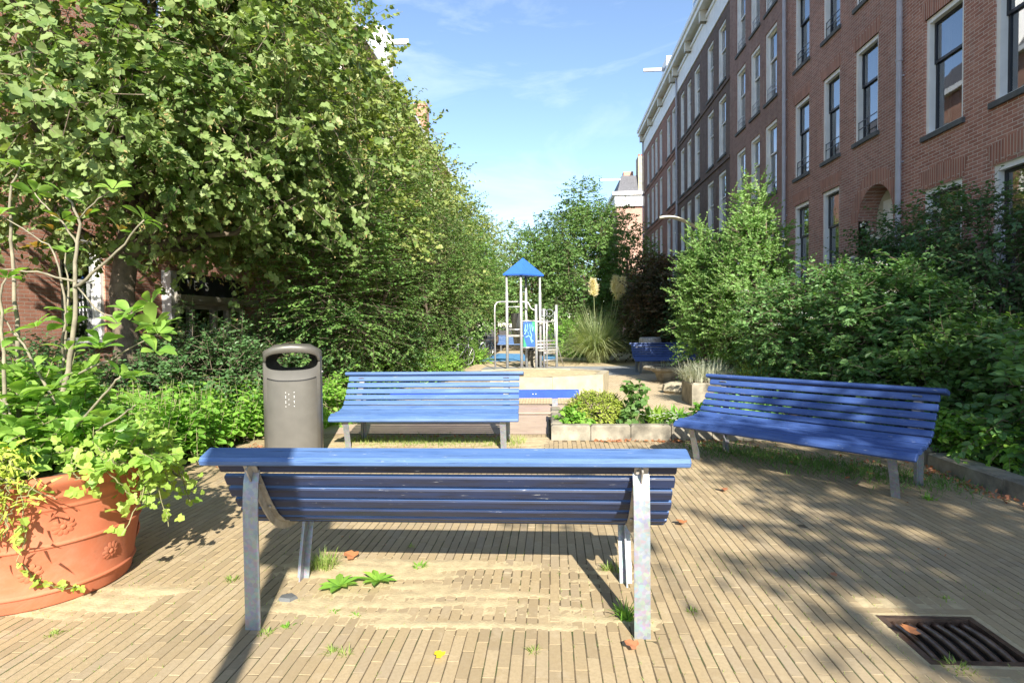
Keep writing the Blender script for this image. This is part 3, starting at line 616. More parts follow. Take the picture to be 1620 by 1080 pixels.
# --- fourth and fifth, dark and orange brick, with the tall cornice
def cornice(root, X0, y0, y1, z0, h):
    mm = MB(); mm.box((X0-.05, y0, z0), (X0+.2, y1, z0+h*.52)); mm.box((X0-.12, y0, z0+h*.52), (X0+.2, y1, z0+h*.60)); mm.box((X0-.42, y0, z0+h*.74), (X0+.2, y1, z0+h*.88)); mm.box((X0-.50, y0, z0+h*.88), (X0+.2, y1, z0+h))
    c = mm.build('cornice', M['white'], root, world=True)
    for y in np.arange(y0+.4, y1-.2, (y1-y0-.8)/3.001):
        mm = MB(); mm.poly([(X0-.36, y-.13), (X0-.05, y-.13), (X0-.05, y+.13), (X0-.36, y+.13)], z0+h*.45, z0+h*.74); mm.build('console', M['cream'], c, world=True)
def house_far(y0, y1, cols, mat, label):
    h = empty('brick_house', (XR, (y0+y1)/2, 0)); tag(h, label, 'house', 'houses along the right side')
    hol = [(a, b, z, t) for a, b in cols for z, t in ((2.2, 4.65), (5.3, 7.75), (8.4, 10.85), (11.45, 13.85))]
    shell(h, XR, -1, y0, y1, 15.9, mat, hol)
    for a, b, z, t in hol: window(h, XR, -1, a, b, z, t, 'white', False, True, None, .6)
    cornice(h, XR, y0, y1, 14.25, 1.75); drainpipe(h, XR, -1, y1-.15, .3, 15.6)
    bp = MB()
    for z in (4.95, 8.05, 11.15): bp.box((XR-.05, y0, z), (XR-.001, y1, z+.12))
    bp.build('band_course', mat, h, world=True); return h
hD = house_far(24.2, 33.75, ((26.55, 27.6), (24.75, 25.85), (28.9, 30.0), (30.6, 31.55), (32.1, 33.05)), M['brickD'], 'dark brown brick house with arched white windows and white cornice')
hE = house_far(33.75, 45.4, ((34.25, 35.3), (35.7, 36.8), (38.2, 39.2), (39.8, 40.8), (41.2, 42.2), (43.0, 44.0)), M['brickE'], 'farthest orange brown brick house in the right row, with white cornice')
for h, y, w in ((hD, 30.2, 1.3), (hE, 38.2, 1.6)):                         # roof dormers with hoisting beams
    mm = MB(); mm.box((XR+.15, y-w/2, 15.95), (XR+2.6, y+w/2, 18.0)); d = mm.build('dormer', M['white'], h, world=True)
    mm = MB(); mm.box((XR+.11, y-w*.3, 16.2), (XR+.149, y+w*.3, 17.5)); mm.build('dormer_window', M['glass'], d, world=True)
    mm = MB(); mm.box((XR-1.15 if h is hE else XR+.1, y-.07, 17.4), (XR+.4, y+.07, 17.58)); mm.build('hoisting_beam', M['pipe'], d, world=True)
# --- corner house beyond the crossing
hF = empty('brick_house', (13, 60, 0)); tag(hF, 'pink brick corner house beyond the crossing, with tall pale chimney', 'house')
mm = MB(); mm.box((6.95, 60, 0), (22, 74, 13.2)); mm.build('wall', M['brickF'], hF, world=True)
mm = MB(); mm.box((6.75, 59.75, 13.2), (22, 74.2, 14.3)); mm.box((6.5, 59.5, 14.3), (22, 74.4, 14.62)); mm.build('cornice', M['white'], hF, world=True)
mm = MB(); mm.add([(7.0, 59.9, 14.62), (22, 59.9, 14.62), (22, 73, 14.62), (7.0, 73, 14.62), (7.5, 60.5, 16.4), (22, 60.5, 16.4), (22, 72, 16.4), (7.5, 72, 16.4)], [(0, 1, 5, 4), (1, 2, 6, 5), (2, 3, 7, 6), (3, 0, 4, 7), (4, 5, 6, 7)]); mm.build('roof', M['slate'], hF, world=True)
mm = MB(); mm.box((9.1, 59.95, 14.7), (10.6, 61.5, 18.2)); ch = mm.build('chimney', M['paleconcrete'], hF, world=True)
mm = MB(); [mm.lathe([(.12, 0), (.1, .35), (0, .35)], 8, (9.3+.28*i, 60.7, 18.2)) for i in range(5)]; mm.build('chimney_pots', M['terra'], ch, world=True)
mm = MB(); mm.box((7.9, 62, 16.4), (8.9, 63, 17.2)); mm.build('chimney', M['brickF'], hF, world=True)
mm = MB(); mm.box((5.4, 60.6, 16.0), (7.5, 60.8, 16.15)); mm.build('hoisting_beam', M['white'], hF, world=True)

# --- left row, sunlit, seen through the trees
XL = -8.6
def house_left(y0, y1, top, label, shop=False, beam=None, chim=None):
    h = empty('brick_house', (XL, (y0+y1)/2, 0)); tag(h, label, 'house', 'houses along the left side'); hol = []; k = max(2, int((y1-y0)/2.1)); p = (y1-y0)/k
    for i in range(k):
        a = y0+(i+.5)*p-.5
        for z in (4.6, 7.8, 11.0):
            hol.append((a, a+1.05, z, z+2.1))
        if not shop: hol.append((a, a+1.05, 1.2, 3.2))
    if shop: hol.append((12.85, 16.2, .7, 2.02))
    shell(h, XL, 1, y0, y1, top, M['brickL'], hol, roof='slate')
    for a, b, z, t in hol:
        if b-a < 2: window(h, XL, 1, a, b, z, t, 'white', False, True, None, .6)
    rf = MB(); rf.add([(XL, y0, top), (XL, y1, top), (XL-1.2, y1, top+1.9), (XL-1.2, y0, top+1.9), (XL-9, y0, top+2.2), (XL-9, y1, top+2.2)], [(0, 1, 2, 3), (3, 2, 5, 4)]); rf.add([(XL, y0, top), (XL-1.2, y0, top+1.9), (XL-9, y0, top+2.2), (XL-9, y0, top)], [(0, 1, 2, 3)]); rf.build('mansard_roof', M['slate'], h, world=True)
    g = MB(); g.box((XL-.1, y0, top-.28), (XL+.32, y1, top)); g.build('gutter', M['white'], h, world=True)
    if beam:
        d = MB(); d.box((XL-2, beam-.8, top), (XL-.05, beam+.8, top+2.7)); dd = d.build('dormer', M['white'], h, world=True)
        d = MB(); d.box((XL-.3, beam-.09, top+2.05), (XL+1.05, beam+.09, top+2.3)); d.build('hoisting_beam', M['white'], dd, world=True)
    if chim: d = MB(); d.box((XL-.9, chim-.5, top+.3), (XL+.05, chim+.5, top+2.4)); d.box((XL-.95, chim-.55, top+2.4), (XL+.1, chim+.55, top+2.55)); d.build('chimney', M['brickL'], h, world=True)
    return h
L1 = house_left(2, 11.6, 14.6, 'sunlit brick house at the left edge, mostly behind the potted shrub')
L2 = house_left(11.6, 21, 14.6, 'sunlit brick house with a white shop window and dark name board', True)
L3 = house_left(21, 38, 14.9, 'brick house with white hoisting beam rising above the left trees', False, 32.4)
L4 = house_left(38, 52, 14.7, 'farthest brick house on the left, with a square chimney above the trees', False, None, 42.3)
# shop front with name board
sw = MB(); t = .1
for y in (12.85, 13.75, 14.75, 15.4, 16.1): sw.box((XL-.18, y, .7), (XL-.02, y+t, 2.02))
sw.box((XL-.18, 12.85, .7), (XL-.02, 16.2, .82)); sw.box((XL-.18, 12.85, 1.92), (XL-.02, 16.2, 2.02)); so = sw.build('shop_window', M['white'], L2, world=True)
for a, b in ((12.95, 13.75), (13.85, 14.75), (14.85, 15.4), (15.5, 16.1)):
    g = MB(); g.add([(XL-.1, a, .82), (XL-.1, b, .82), (XL-.1, b, 1.92), (XL-.1, a, 1.92)], [(0, 1, 2, 3)]); g.build('pane', M['glass'], so, world=True)
g = MB(); x1, x2 = XL-.215, XL-2; g.add([(x1, 12.85, .7), (x1, 16.2, .7), (x1, 16.2, 2.02), (x1, 12.85, 2.02), (x2, 12.85, .7), (x2, 16.2, .7), (x2, 16.2, 2.02), (x2, 12.85, 2.02)], [(4, 5, 6, 7), (0, 1, 5, 4), (1, 2, 6, 5), (2, 3, 7, 6), (3, 0, 4, 7)]); g.build('room', M['room'], so, world=True)
g = MB(); g.box((XL+.001, 12.75, 2.02), (XL+.28, 16.3, 2.09)); g.box((XL+.001, 12.75, 2.09), (XL+.36, 16.3, 2.22)); g.build('shop_cornice', M['cream'], L2, world=True)
g = MB(); g.box((XL+.001, 13.0, 2.225), (XL+.10, 16.0, 2.75)); nb = g.build('name_board', M['black'], L2, world=True); [text(ch_, .30, (XL+.106, yy_, 2.47), (math.pi/2, 0, math.pi/2), M['white'], nb, 'letter') for ch_, yy_ in (('V', 13.5), ('E', 13.72), ('S', 14.2))]
g = MB(); g.box((XL+.001, 12.62, 1.65), (XL+.22, 12.84, 2.75)); g.build('bracket_pilaster', M['white'], L2, world=True)
# ------------------------------------------------------------------ benches
def slat_mesh(name, L, w, t, c, mats):
    """board along x, width w on local y, thickness t on local z, rounded edges, worn ends"""
    a, b = w/2, t/2; prof = [(-a+c, -b), (a-c, -b), (a, -b+c), (a, b-c), (a-c*1.6, b), (-a+c*1.6, b), (-a, b-c), (-a, -b+c)]
    xs = [-L/2, -L/2+.006, L/2-.006, L/2]; V = []; Fc = []; mi = []
    for k, x in enumerate(xs):
        s = .86 if k in (0, 3) else 1
        V += [(x, y*s, z*s) for y, z in prof]
    for k in range(3):
        for j in range(8):
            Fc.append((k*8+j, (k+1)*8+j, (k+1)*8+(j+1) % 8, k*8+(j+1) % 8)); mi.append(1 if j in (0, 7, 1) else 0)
    Fc += [tuple(range(7, -1, -1)), tuple(24+j for j in range(8))]; mi += [0, 0]
    me = bpy.data.meshes.new(name); me.from_pydata(V, [], Fc)
    for mm in mats: me.materials.append(mm)
    me.polygons.foreach_set('material_index', mi); me.update(); return me
def strip(m, path, x0, x1, t, inward=0):
    """flat bar following a path in the y-z plane; thickness t to the left of the path"""
    P = np.array(path, float); T = np.gradient(P, axis=0); T /= np.linalg.norm(T, axis=1)[:, None]; Nn = np.stack([-T[:, 1], T[:, 0]], 1); Q = P+Nn*t; V = []
    for p, q in zip(P, Q): V += [(x0, *p), (x1, *p), (x1, *q), (x0, *q)]
    f = []
    for i in range(len(P)-1):
        o = 4*i; f += [(o+j, o+(j+1) % 4, o+4+(j+1) % 4, o+4+j) for j in range(4)]
    f += [(3, 2, 1, 0), tuple(4*(len(P)-1)+j for j in range(4))]; m.add(V, f)
BENCH_L, LEGX = 2.28, .925
BACK = [(.040, .783, 64), (.093, .705, 60), (.138, .634, 57), (.188, .566, 52), (.245, .503, 44), (.312, .452, 28)]
SEAT = [(.372, .428, 12), (.418, .418, 6), (.464, .412, 2), (.510, .410, 0), (.556, .411, -2)]
def bench(name, loc, rz, label, mats, group='blue slatted benches'):
    root = empty(name, loc, rz); tag(root, label, 'bench', group)
    key = mats[0].name
    if key not in bench.cache:
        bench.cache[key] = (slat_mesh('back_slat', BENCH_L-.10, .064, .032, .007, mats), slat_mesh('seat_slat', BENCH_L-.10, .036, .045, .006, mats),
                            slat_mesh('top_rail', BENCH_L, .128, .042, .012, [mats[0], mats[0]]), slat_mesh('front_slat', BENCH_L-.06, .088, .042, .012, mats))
    bs, ss, tr, fs = bench.cache[key]
    def put(nm, me, y, z, ang):
        o = bpy.data.objects.new(nm, me); COL.objects.link(o); o.parent = root; o.location = (random.uniform(-.004, .004), y, z+random.uniform(-.0015, .0015)); o.rotation_euler = (math.radians(ang), 0, random.uniform(-.0012, .0012)); return o
    put('top_rail', tr, .005, .838, 18)
    for y, z, a in BACK: put('back_slat', bs, y, z, -a)
    for y, z, a in SEAT: put('seat_slat', ss, y, z, -a)
    put('seat_slat', fs, .622, .408, -3); put('front_slat', fs, .703, .380, -38)
    for sx in (-1, 1):
        x = sx*LEGX
        m = MB(); path = [(.0, -.03), (.0, .3), (.0, .56), (.003, .64), (.012, .71), (.030, .765), (.064, .802)]; strip(m, path, x-.037, x+.037, -.008); strip(m, [(p[0]+.008, p[1]) for p in path[:5]], x-.004, x+.004, -.04); m.build('rear_post', M['galv'], root)
        pts = [(y-.021*math.sin(math.radians(a)), z-.021*math.cos(math.radians(a))) for y, z, a in BACK+SEAT+[(.622, .406, -3), (.69, .375, -38)]]; pts = [(pts[0][0]-.02, pts[0][1]+.03)]+pts
        m = MB(); strip(m, [(p[0], p[1]+.002) for p in pts], x-.032, x+.032, -.007); strip(m, [(p[0]-.004, p[1]-.005) for p in pts], x-.004, x+.004, -.035); b = m.build('slat_bracket', M['bracket'], root)
        for k, (y, z, a) in enumerate(BACK[:5]):
            s_, c_ = math.sin(math.radians(a)), math.cos(math.radians(a)); q = np.array([x+(.018 if k % 2 else -.018), y-s_*.030, z-c_*.030]); mm = MB(); mm.tube([q, q+np.array([0, -s_, -c_])*.008], .009, 8); mm.build('bolt', M['bracket'], b)
        m = MB(); path = [(.575, -.03), (.598, .08), (.630, .19), (.658, .28), (.676, .335), (.684, .37)]; strip(m, path, x-.034, x+.034, -.008); strip(m, [(p[0]-.008, p[1]) for p in path], x-.004, x+.004, .045); m.build('front_leg', M['galv'], root)
    return root
bench.cache = {}
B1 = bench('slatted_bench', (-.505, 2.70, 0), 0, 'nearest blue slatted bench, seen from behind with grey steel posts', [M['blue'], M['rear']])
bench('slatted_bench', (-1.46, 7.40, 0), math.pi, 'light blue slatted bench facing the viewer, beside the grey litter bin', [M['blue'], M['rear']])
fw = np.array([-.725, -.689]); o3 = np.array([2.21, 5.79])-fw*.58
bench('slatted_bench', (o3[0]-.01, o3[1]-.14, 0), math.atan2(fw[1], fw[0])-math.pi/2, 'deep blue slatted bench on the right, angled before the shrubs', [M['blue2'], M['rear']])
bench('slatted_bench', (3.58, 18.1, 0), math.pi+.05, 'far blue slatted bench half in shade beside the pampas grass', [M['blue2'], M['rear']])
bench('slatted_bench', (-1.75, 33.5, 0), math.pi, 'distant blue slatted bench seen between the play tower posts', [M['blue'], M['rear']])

# ------------------------------------------------------------------ litter bin
bn = empty('litter_bin', (-2.865, 6.42, 0), math.radians(20)); tag(bn, 'grey metal litter bin with open sides, behind the nearest bench', 'bin')
def sup(a, rx, ry, e=.72):
    c, s = math.cos(a), math.sin(a); return rx*math.copysign(abs(c)**e, c), ry*math.copysign(abs(s)**e, s)
RX, RY, TOPZ = .31, .27, 1.255
def opening(a):
    """lower and upper edge of the throw-in opening at angle a (front is -y, back is +y)"""
    f = abs(math.sin(a)); lim = .42 if math.sin(a) < 0 else .86; t = max(0, (f-lim)/(1-lim))
    if t <= 0: return 1.07, 1.07
    return 1.07-.085*t**.45, 1.07+.105*t**.5
def topz(a): return TOPZ-.045*(1-abs(math.sin(a)))-.03*abs(math.cos(a))
nA = 72; lo = MB(); up = MB(); V = []; V2 = []
for k in range(nA):
    a = 2*math.pi*k/nA; x, y = sup(a, RX, RY); zl, zu = opening(a); zt_ = topz(a)
    V += [(x*.97, y*.97, .02), (x, y, .05), (x, y, .5), (x, y, zl), (x*.93, y*.93, zl), (x*.93, y*.93, .75)]
    V2 += [(x*.93, y*.93, zu), (x, y, zu), (x, y, zt_-.012), (x*.975, y*.975, zt_), (x*.6, y*.6, TOPZ+.005), (x*.2, y*.2, TOPZ+.012)]
for k in range(nA):
    j = (k+1) % nA
    lo.f += [(6*k+i, 6*j+i, 6*j+i+1, 6*k+i+1) for i in range(5)]; lo.mi += [0]*5; up.f += [(6*k+i, 6*j+i, 6*j+i+1, 6*k+i+1) for i in range(5)]; up.mi += [0]*5
lo.v = V; up.v = V2; up.f.append(tuple(6*k+5 for k in range(nA))); up.mi.append(0); lo.build('body', M['bin'], bn, True); up.build('hood', M['bin'], bn, True)
m = MB(); m.poly([sup(2*math.pi*k/40, RX*.92, RY*.92) for k in range(40)], .7, .93); m.build('liner', M['dark'], bn)
def curved(a0, a1, z0, z1f, off, k=18):
    m = MB(); V = []
    for i in range(k+1):
        a = a0+(a1-a0)*i/k; x, y = sup(a, RX+off, RY+off); V += [(x, y, z0), (x, y, z1f(a))]
    m.add(V, [(2*i, 2*i+2, 2*i+3, 2*i+1) for i in range(k)]); return m
a0, a1 = math.radians(222), math.radians(318); zf = lambda a: .895-.03*math.sin((a-a0)/(a1-a0)*math.pi)
curved(a0-.012, a1+.012, .07, lambda a: zf(a)+.014, .0015).build('door_gap', M['dark'], bn, True); d = curved(a0, a1, .075, zf, .006); d = d.build('door', M['bin'], bn, True)
pts = [(dx, dz) for c in range(3) for dx, dz in ((-.02, -.02+.055*c), (.02, -.02+.055*c), (0, .055*c), (-.02, .02+.055*c), (.02, .02+.055*c))]
m = MB()
for dx, dz in pts:
    a = math.radians(268)+dx/RX; x, y = sup(a, RX+.008, RY+.008); m.tube([(x, y, .62+dz), (x, y-.006, .62+dz)], .004, 6)
m.build('punched_dots', M['white'], d)
m = MB(); m.tube([(sup(math.radians(338), RX+.004, RY+.004))+(.03,), (sup(math.radians(338), RX+.002, RY+.002))+(1.12,)], .004, 5); m.build('side_seam', M['dark'], bn)
m = MB(); x, y = sup(math.radians(352), RX, RY); m.tube([(x, y, .95), (x+.012, y-.004, .95)], .009, 8); m.build('lock', M['steel'], bn)

# ------------------------------------------------------------------ terracotta pot
PT = np.array([-2.95, 3.18]); pot = empty('terracotta_pot', (PT[0], PT[1], 0)); tag(pot, 'huge terracotta pot with moulded rings and rosettes', 'pot')
body = [(0, .0), (.43, .0), (.446, .006), (.450, .014)]
for z_ in (.085, .335):                                          # two fine raised rings on a straight taper
    for dz_, dr_ in ((-.014, 0), (-.011, .001), (-.007, .008), (0, .011), (.007, .008), (.011, .001), (.014, 0)): body.append((.450+(z_+dz_)*.152+dr_, z_+dz_))
body += [(.528, .515), (.529, .52), (.536, .526), (.540, .534), (.536, .542), (.540, .55), (.552, .575), (.568, .59), (.574, .606), (.570, .622), (.574, .628), (.586, .645), (.604, .668), (.608, .69), (.600, .706), (.585, .711), (.553, .706), (.535, .65), (.52, .59), (0, .59)]
m = MB(); m.lathe(body, 72); pb = m.build('bowl', M['terra'], pot, True)
m = MB(); m.lathe([(.545, .64), (.3, .66), (0, .67)], 40); m.build('potting_soil', M['soil'], pot, True)
def rosette(a, z):
    rr_ = .450+z*.152; c, s = math.cos(a), math.sin(a); Pn = np.array([c, s, -.2]); Pn /= np.linalg.norm(Pn); T = np.array([-s, c, 0]); U = np.cross(Pn, T); O_ = np.array([rr_*c, rr_*s, z]); m = MB()
    for i in range(10):
        t = 2*math.pi*i/10; d = T*math.cos(t)+U*math.sin(t); q = T*-math.sin(t)+U*math.cos(t)
        m.add([O_+Pn*.002, O_+d*.026+q*.013+Pn*.007, O_+d*.05+q*.010+Pn*.002, O_+d*.056+Pn*.001, O_+d*.05-q*.010+Pn*.002, O_+d*.026-q*.013+Pn*.007, O_+d*.026+Pn*.013], [(0, 5, 6), (0, 6, 1), (1, 6, 2), (2, 6, 3), (3, 6, 4), (4, 6, 5)])
    m.tube([O_, O_+Pn*.010, O_+Pn*.014], [.016, .014, .006], 10); m.build('rosette', M['terra'], pb, True)
for i in range(8): rosette(-.90+i*math.pi/4, .21); rosette(-.62+i*math.pi/4, .43)

# ------------------------------------------------------------------ drain cover
dc = empty('drain_cover', ((GX0+GX1)/2, (GY0+GY1)/2, 0)); tag(dc, 'rusty iron drain cover with curved ribs sunk in the paving', 'drain cover')
m = MB(); a, b = (GX1-GX0)/2, (GY1-GY0)/2
for A, B in (((-a, -b), (a, -b+.03)), ((-a, b-.03), (a, b)), ((-a, -b+.03), (-a+.03, b-.03)), ((a-.03, -b+.03), (a, b-.03))): m.box((*A, -.04), (*B, .001))
m.build('rim', M['iron'], dc); m = MB(); m.box((-a+.03, -b+.03, -.058), (a-.03, b-.03, -.050)); m.build('pit', M['dark'], dc)
for i in range(6):
    x = -a+.065+i*(2*a-.13)/5; pp = [(x, -b+.03+(2*b-.06)*t, -.030+.016*(1-(2*t-1)**2)) for t in np.linspace(0, 1, 9)]; m = MB(); m.tube(pp, .017, 8); m.build('rib', M['iron'], dc, True)

# ------------------------------------------------------------------ sandpit, beam, play tower
sc_ = np.array([-.30, 13.0]); pit = empty('sandpit', (sc_[0], sc_[1], 0)); tag(pit, 'low pale concrete sandpit heaped with sand before the play tower', 'sandpit')
R1, R0 = 2.55, 2.28; oc = [(.66*math.cos(math.pi/8+i*math.pi/4-.17), .52*math.sin(math.pi/8+i*math.pi/4-.17)) for i in range(8)]
for i in range(8):
    (ax, ay), (bx_, by) = oc[i], oc[(i+1) % 8]; q = [(ax*R1, ay*R1), (bx_*R1, by*R1), (bx_*R0, by*R0), (ax*R0, ay*R0)]; e = .004; cxx = sum(p[0] for p in q)/4; cyy = sum(p[1] for p in q)/4; q = [(cxx+(x-cxx)*(1-e), cyy+(y-cyy)*(1-e)) for x, y in q]
    m = MB(); m.poly(q, -.03, .40+random.uniform(-.004, .004)); m.build('wall_panel', M['paleconcrete'], pit)
V = [(0, 0, .43)]; k = 48; Fc = []; r = np.random.default_rng(5)
for j, f_ in enumerate((.25, .5, .75, 1)):
    for i in range(k):
        a = 2*math.pi*i/k; V.append((R0*.94*.64*f_*math.cos(a), R0*.94*.50*f_*math.sin(a), .43-.045*f_+.05*math.sin(3*a+j)*f_*(1.05-f_)*2+r.normal()*.006))
Fc = [(0, 1+i, 1+(i+1) % k) for i in range(k)]+[(1+j*k+i, 1+(j+1)*k+i, 1+(j+1)*k+(i+1) % k, 1+j*k+(i+1) % k) for j in range(3) for i in range(k)]; m = MB(); m.add(V, Fc); m.build('sand', M['sand'], pit, True)
bb = empty('balance_beam', (-1.0, 10.25, 0)); tag(bb, 'bright blue beam across the path behind the light blue bench', 'beam'); m = MB(); m.cbox((-1.8, -.06, .18), (1.52, .06, .315), .012); m.build('beam', M['beamblue'], bb)
for x in (-1.3, 1.1): m = MB(); m.box((x-.05, -.045, -.02), (x+.05, .045, .18)); m.build('foot', M['galv'], bb)
m = MB(); [m.tube([(.72+.05*i, -.0605, .25), (.72+.05*i, -.066, .25)], .008, 6) for i in (0, 1)]; m.build('screw', M['white'], bb)

tw_ = empty('play_tower', (-.78, 20.0, 0)); tag(tw_, 'steel climbing tower with blue pyramid roof and painted panel', 'play tower')
def W(px_, py_, Y): p = fy(px_, py_, Y); return np.array([p[0]+.78, p[1]-20.0, p[2]])
posts = [(-.60, -.45), (-.12, -.55), (.50, -.02), (.02, .15)]
for x, y in posts: m = MB(); m.tube([(x, y, -.05), (x, y, 2.55), (x, y, 2.56), (x, y, 3.16)], [.05, .05, .038, .038], 10); m.build('post', M['steel'], tw_, True)
ex = [(-.72, -.55), (-.06, -.72), (.64, -.02), (.0, .28)]; ap = (-.06, -.2, 3.70); V = [(x, y, 3.13) for x, y in ex]+[ap]+[(x*.98, y*.98, 3.09) for x, y in ex]
m = MB(); m.add(V, [(0, 1, 4), (1, 2, 4), (2, 3, 4), (3, 0, 4), (5, 6, 1, 0), (6, 7, 2, 1), (7, 8, 3, 2), (8, 5, 0, 3), (8, 7, 6, 5)]); m.build('roof', M['roofblue'], tw_)
for x, y, h in ((.37, -.40, 2.13), (1.05, .18, 2.12), (.62, .35, 2.0)): m = MB(); m.tube([(x, y, -.05), (x, y, h)], .047, 10); m.build('post', M['steel'], tw_, True)
m = MB(); m.add([(-.60, -.45, 1.12), (-.12, -.55, 1.12), (.37, -.40, 1.12), (.50, -.02, 1.12), (.02, .15, 1.12)], [(0, 1, 2, 3, 4)]); m.add([(-.6, -.45, 1.06), (-.12, -.55, 1.06), (.37, -.40, 1.06), (.37, -.40, 1.12), (-.12, -.55, 1.12), (-.6, -.45, 1.12)], [(0, 1, 4, 5), (1, 2, 3, 4)]); m.build('platform', M['bracket'], tw_)
m = MB(); m.add([(.45, -.38, .62), (1.03, .13, .62), (.62, .35, .62), (.45, -.38, .56), (1.03, .13, .56), (.62, .35, .56)], [(0, 1, 2), (3, 4, 1, 0)]); m.build('platform', M['bracket'], tw_)
# panel with painted scrawl between the front posts
a = np.array([-.06, -.53, 0]); b = np.array([.32, -.42, 0]); d = (b-a)/np.linalg.norm(b-a); nrm = np.array([d[1], -d[0], 0]); m = MB()
m.add([a+[0, 0, .72], b+[0, 0, .72], b+[0, 0, 1.55], a+[0, 0, 1.55], a+nrm*.03+[0, 0, .72], b+nrm*.03+[0, 0, .72], b+nrm*.03+[0, 0, 1.55], a+nrm*.03+[0, 0, 1.55]], [(4, 5, 6, 7), (0, 3, 2, 1), (0, 1, 5, 4), (2, 3, 7, 6), (1, 2, 6, 5), (3, 0, 4, 7)]); M['panel'] = plain('panel_blue', (.02, .09, .30), .5, var=.2); pn = m.build('panel', M['panel'], tw_)
M['pgreen'] = plain('panel_green', (.03, .28, .14), .5, var=.1); M['pcyan'] = plain('panel_cyan', (.25, .55, .62), .5, var=.1)
def on_panel(pts, w, mat, nm, e=.034):
    m = MB(); m.tube([a+d*u_*np.linalg.norm(b-a)+nrm*e+np.array([0, 0, .72+.83*v_]) for u_, v_ in pts], w, 5); m.build(nm, mat, pn)
m = MB(); W_ = np.linalg.norm(b-a); P3 = lambda u_, v_, e: a+d*u_*W_+nrm*e+np.array([0, 0, .72+.83*v_])
m.add([P3(0, 0, .033), P3(.3, 0, .033), P3(0, .42, .033)], [(0, 1, 2)]); m.add([P3(.72, 1, .033), P3(1, .5, .033), P3(1, 1, .033)], [(0, 1, 2)]); m.build('green_corner', M['pgreen'], pn)
on_panel([(.12, .62), (.2, .9), (.32, .66), (.36, .92), (.46, .70), (.55, .93), (.6, .66), (.72, .9), (.78, .62), (.86, .8)], .02, M['pcyan'], 'painted_scrawl')
on_panel([(.1, .5), (.3, .7), (.42, .52), (.55, .66), (.7, .46), (.62, .3), (.84, .22)], .019, M['pcyan'], 'painted_scrawl'); on_panel([(.2, .38), (.45, .45), (.62, .36), (.72, .16)], .019, M['pcyan'], 'painted_scrawl')
for z in (.70, 1.58): m = MB(); m.tube([(-.12, -.55, z), (.37, -.40, z)], .022, 8); m.build('rail', M['steel'], tw_, True)
for z in (.68, .78, .9, 1.55): m = MB(); m.tube([(.37, -.40, z), (1.05, .18, z)], .022, 8); m.build('rail', M['steel'], tw_, True)
for z in (1.3, 2.05): m = MB(); m.tube([(-.60, -.45, z), (-.12, -.55, z)], .02, 8); m.build('rail', M['steel'], tw_, True)
arch = [(-.98, -.75, -.05), (-.98, -.75, 1.9), (-.97, -.74, 2.1), (-.90, -.70, 2.2), (-.78, -.62, 2.22), (-.60, -.45, 2.22), (-.1, -.2, 2.23), (.1, -.2, 2.2), (.2, -.25, 2.0), (.34, -.36, 1.92)]
m = MB(); m.tube(arch, .026, 8); m.build('arched_tube', M['steel'], tw_, True)
for x in (.62, .72): m = MB(); m.tube([(x, -.22, -.05), (x, -.22, 1.5), (x+.02, -.1, 1.62)], .022, 8); m.build('ladder_rail', M['steel'], tw_, True)
for z in (.25, .5): m = MB(); m.tube([(.62, -.22, z), (1.05, .18, z)], .018, 6); m.build('rung', M['steel'], tw_, True)
m = MB(); m.tube([(.98, .16, 1.9), (1.0, .2, 1.0), (1.3, .6, -.03)], .018, 6); m.build('hand_rail', M['steel'], tw_, True)
for kk in range(2):
    m = MB(); m.tube([(.62+.2*kk+.12*math.cos(t), -.05+.2*kk, 1.85+.12*math.sin(t)) for t in np.linspace(0, 6.28, 16)], .012, 6); m.build('ring', M['galv'], tw_, True)
# grey slide chute hanging at the back left
m = MB(); V = []
for t in np.linspace(0, 1, 9):
    y = .1+1.6*t; z = 1.85-1.6*t+.5*t*t
    V += [(-.52, y, z+.2), (-.50, y, z), (-.14, y, z), (-.12, y, z+.2)]
m.add(V, [(4*i+j, 4*i+j+1, 4*i+j+5, 4*i+j+4) for i in range(8) for j in range(3)]); m.build('slide', M['galv'], tw_, True)
tr_ = empty('stone_trough', (-.52, 20.55, 0)); tag(tr_, 'pale stone basin standing under the play tower', 'basin'); m = MB(); m.lathe([(0, -.02), (.32, -.02), (.30, .12), (.25, .30), (.36, .44), (.40, .56), (.33, .56), (.28, .48), (0, .46)], 20); m.build('bowl', M['concrete'], tr_, True)
m = MB(); m.lathe([(.40, .0), (.41, .04), (.37, .07), (.3, .07)], 20, (0, 0, -.02)); m.build('foot_ring', M['concrete'], tr_, True)

# ------------------------------------------------------------------ stone planters on the right
sp2 = empty('stone_planter', (3.15, 14.9, 0)); tag(sp2, 'broad low stone planter in front of the far bench', 'planter'); m = MB(); m.lathe([(.42, -.03), (.50, .22), (.60, .27), (.78, .30), (.80, .36), (.74, .40), (.62, .38), (0, .34)], 8, sx=1.0, sy=.8); m.build('bowl', M['concrete'], sp2)
m = MB(); m.lathe([(.61, .385), (.3, .40), (0, .405)], 14, sx=1, sy=.8); m.build('soil_fill', M['soil'], sp2, True)
sp3 = empty('stone_planter', (2.62, 10.75, 0)); tag(sp3, 'small mossy stone block planter behind the left end of the right bench', 'planter'); m = MB(); m.cbox((-.12, -.3, -.03), (.55, .5, .40), .03); m.build('block', M['concrete'], sp3); m = MB(); m.cbox((-.06, -.22, .402), (.48, .42, .44), .02); m.build('soil_fill', M['soil'], sp3)
rk = empty('flat_stone', (2.75, 12.5, 0)); tag(rk, 'flat pale stone lying behind the grey lavender edge', 'stone'); m = MB(); m.lathe([(.25, -.02), (.33, .05), (.30, .17), (.18, .22), (0, .225)], 9, sx=1.2, sy=.9); m.build('slab', M['paleconcrete'], rk)
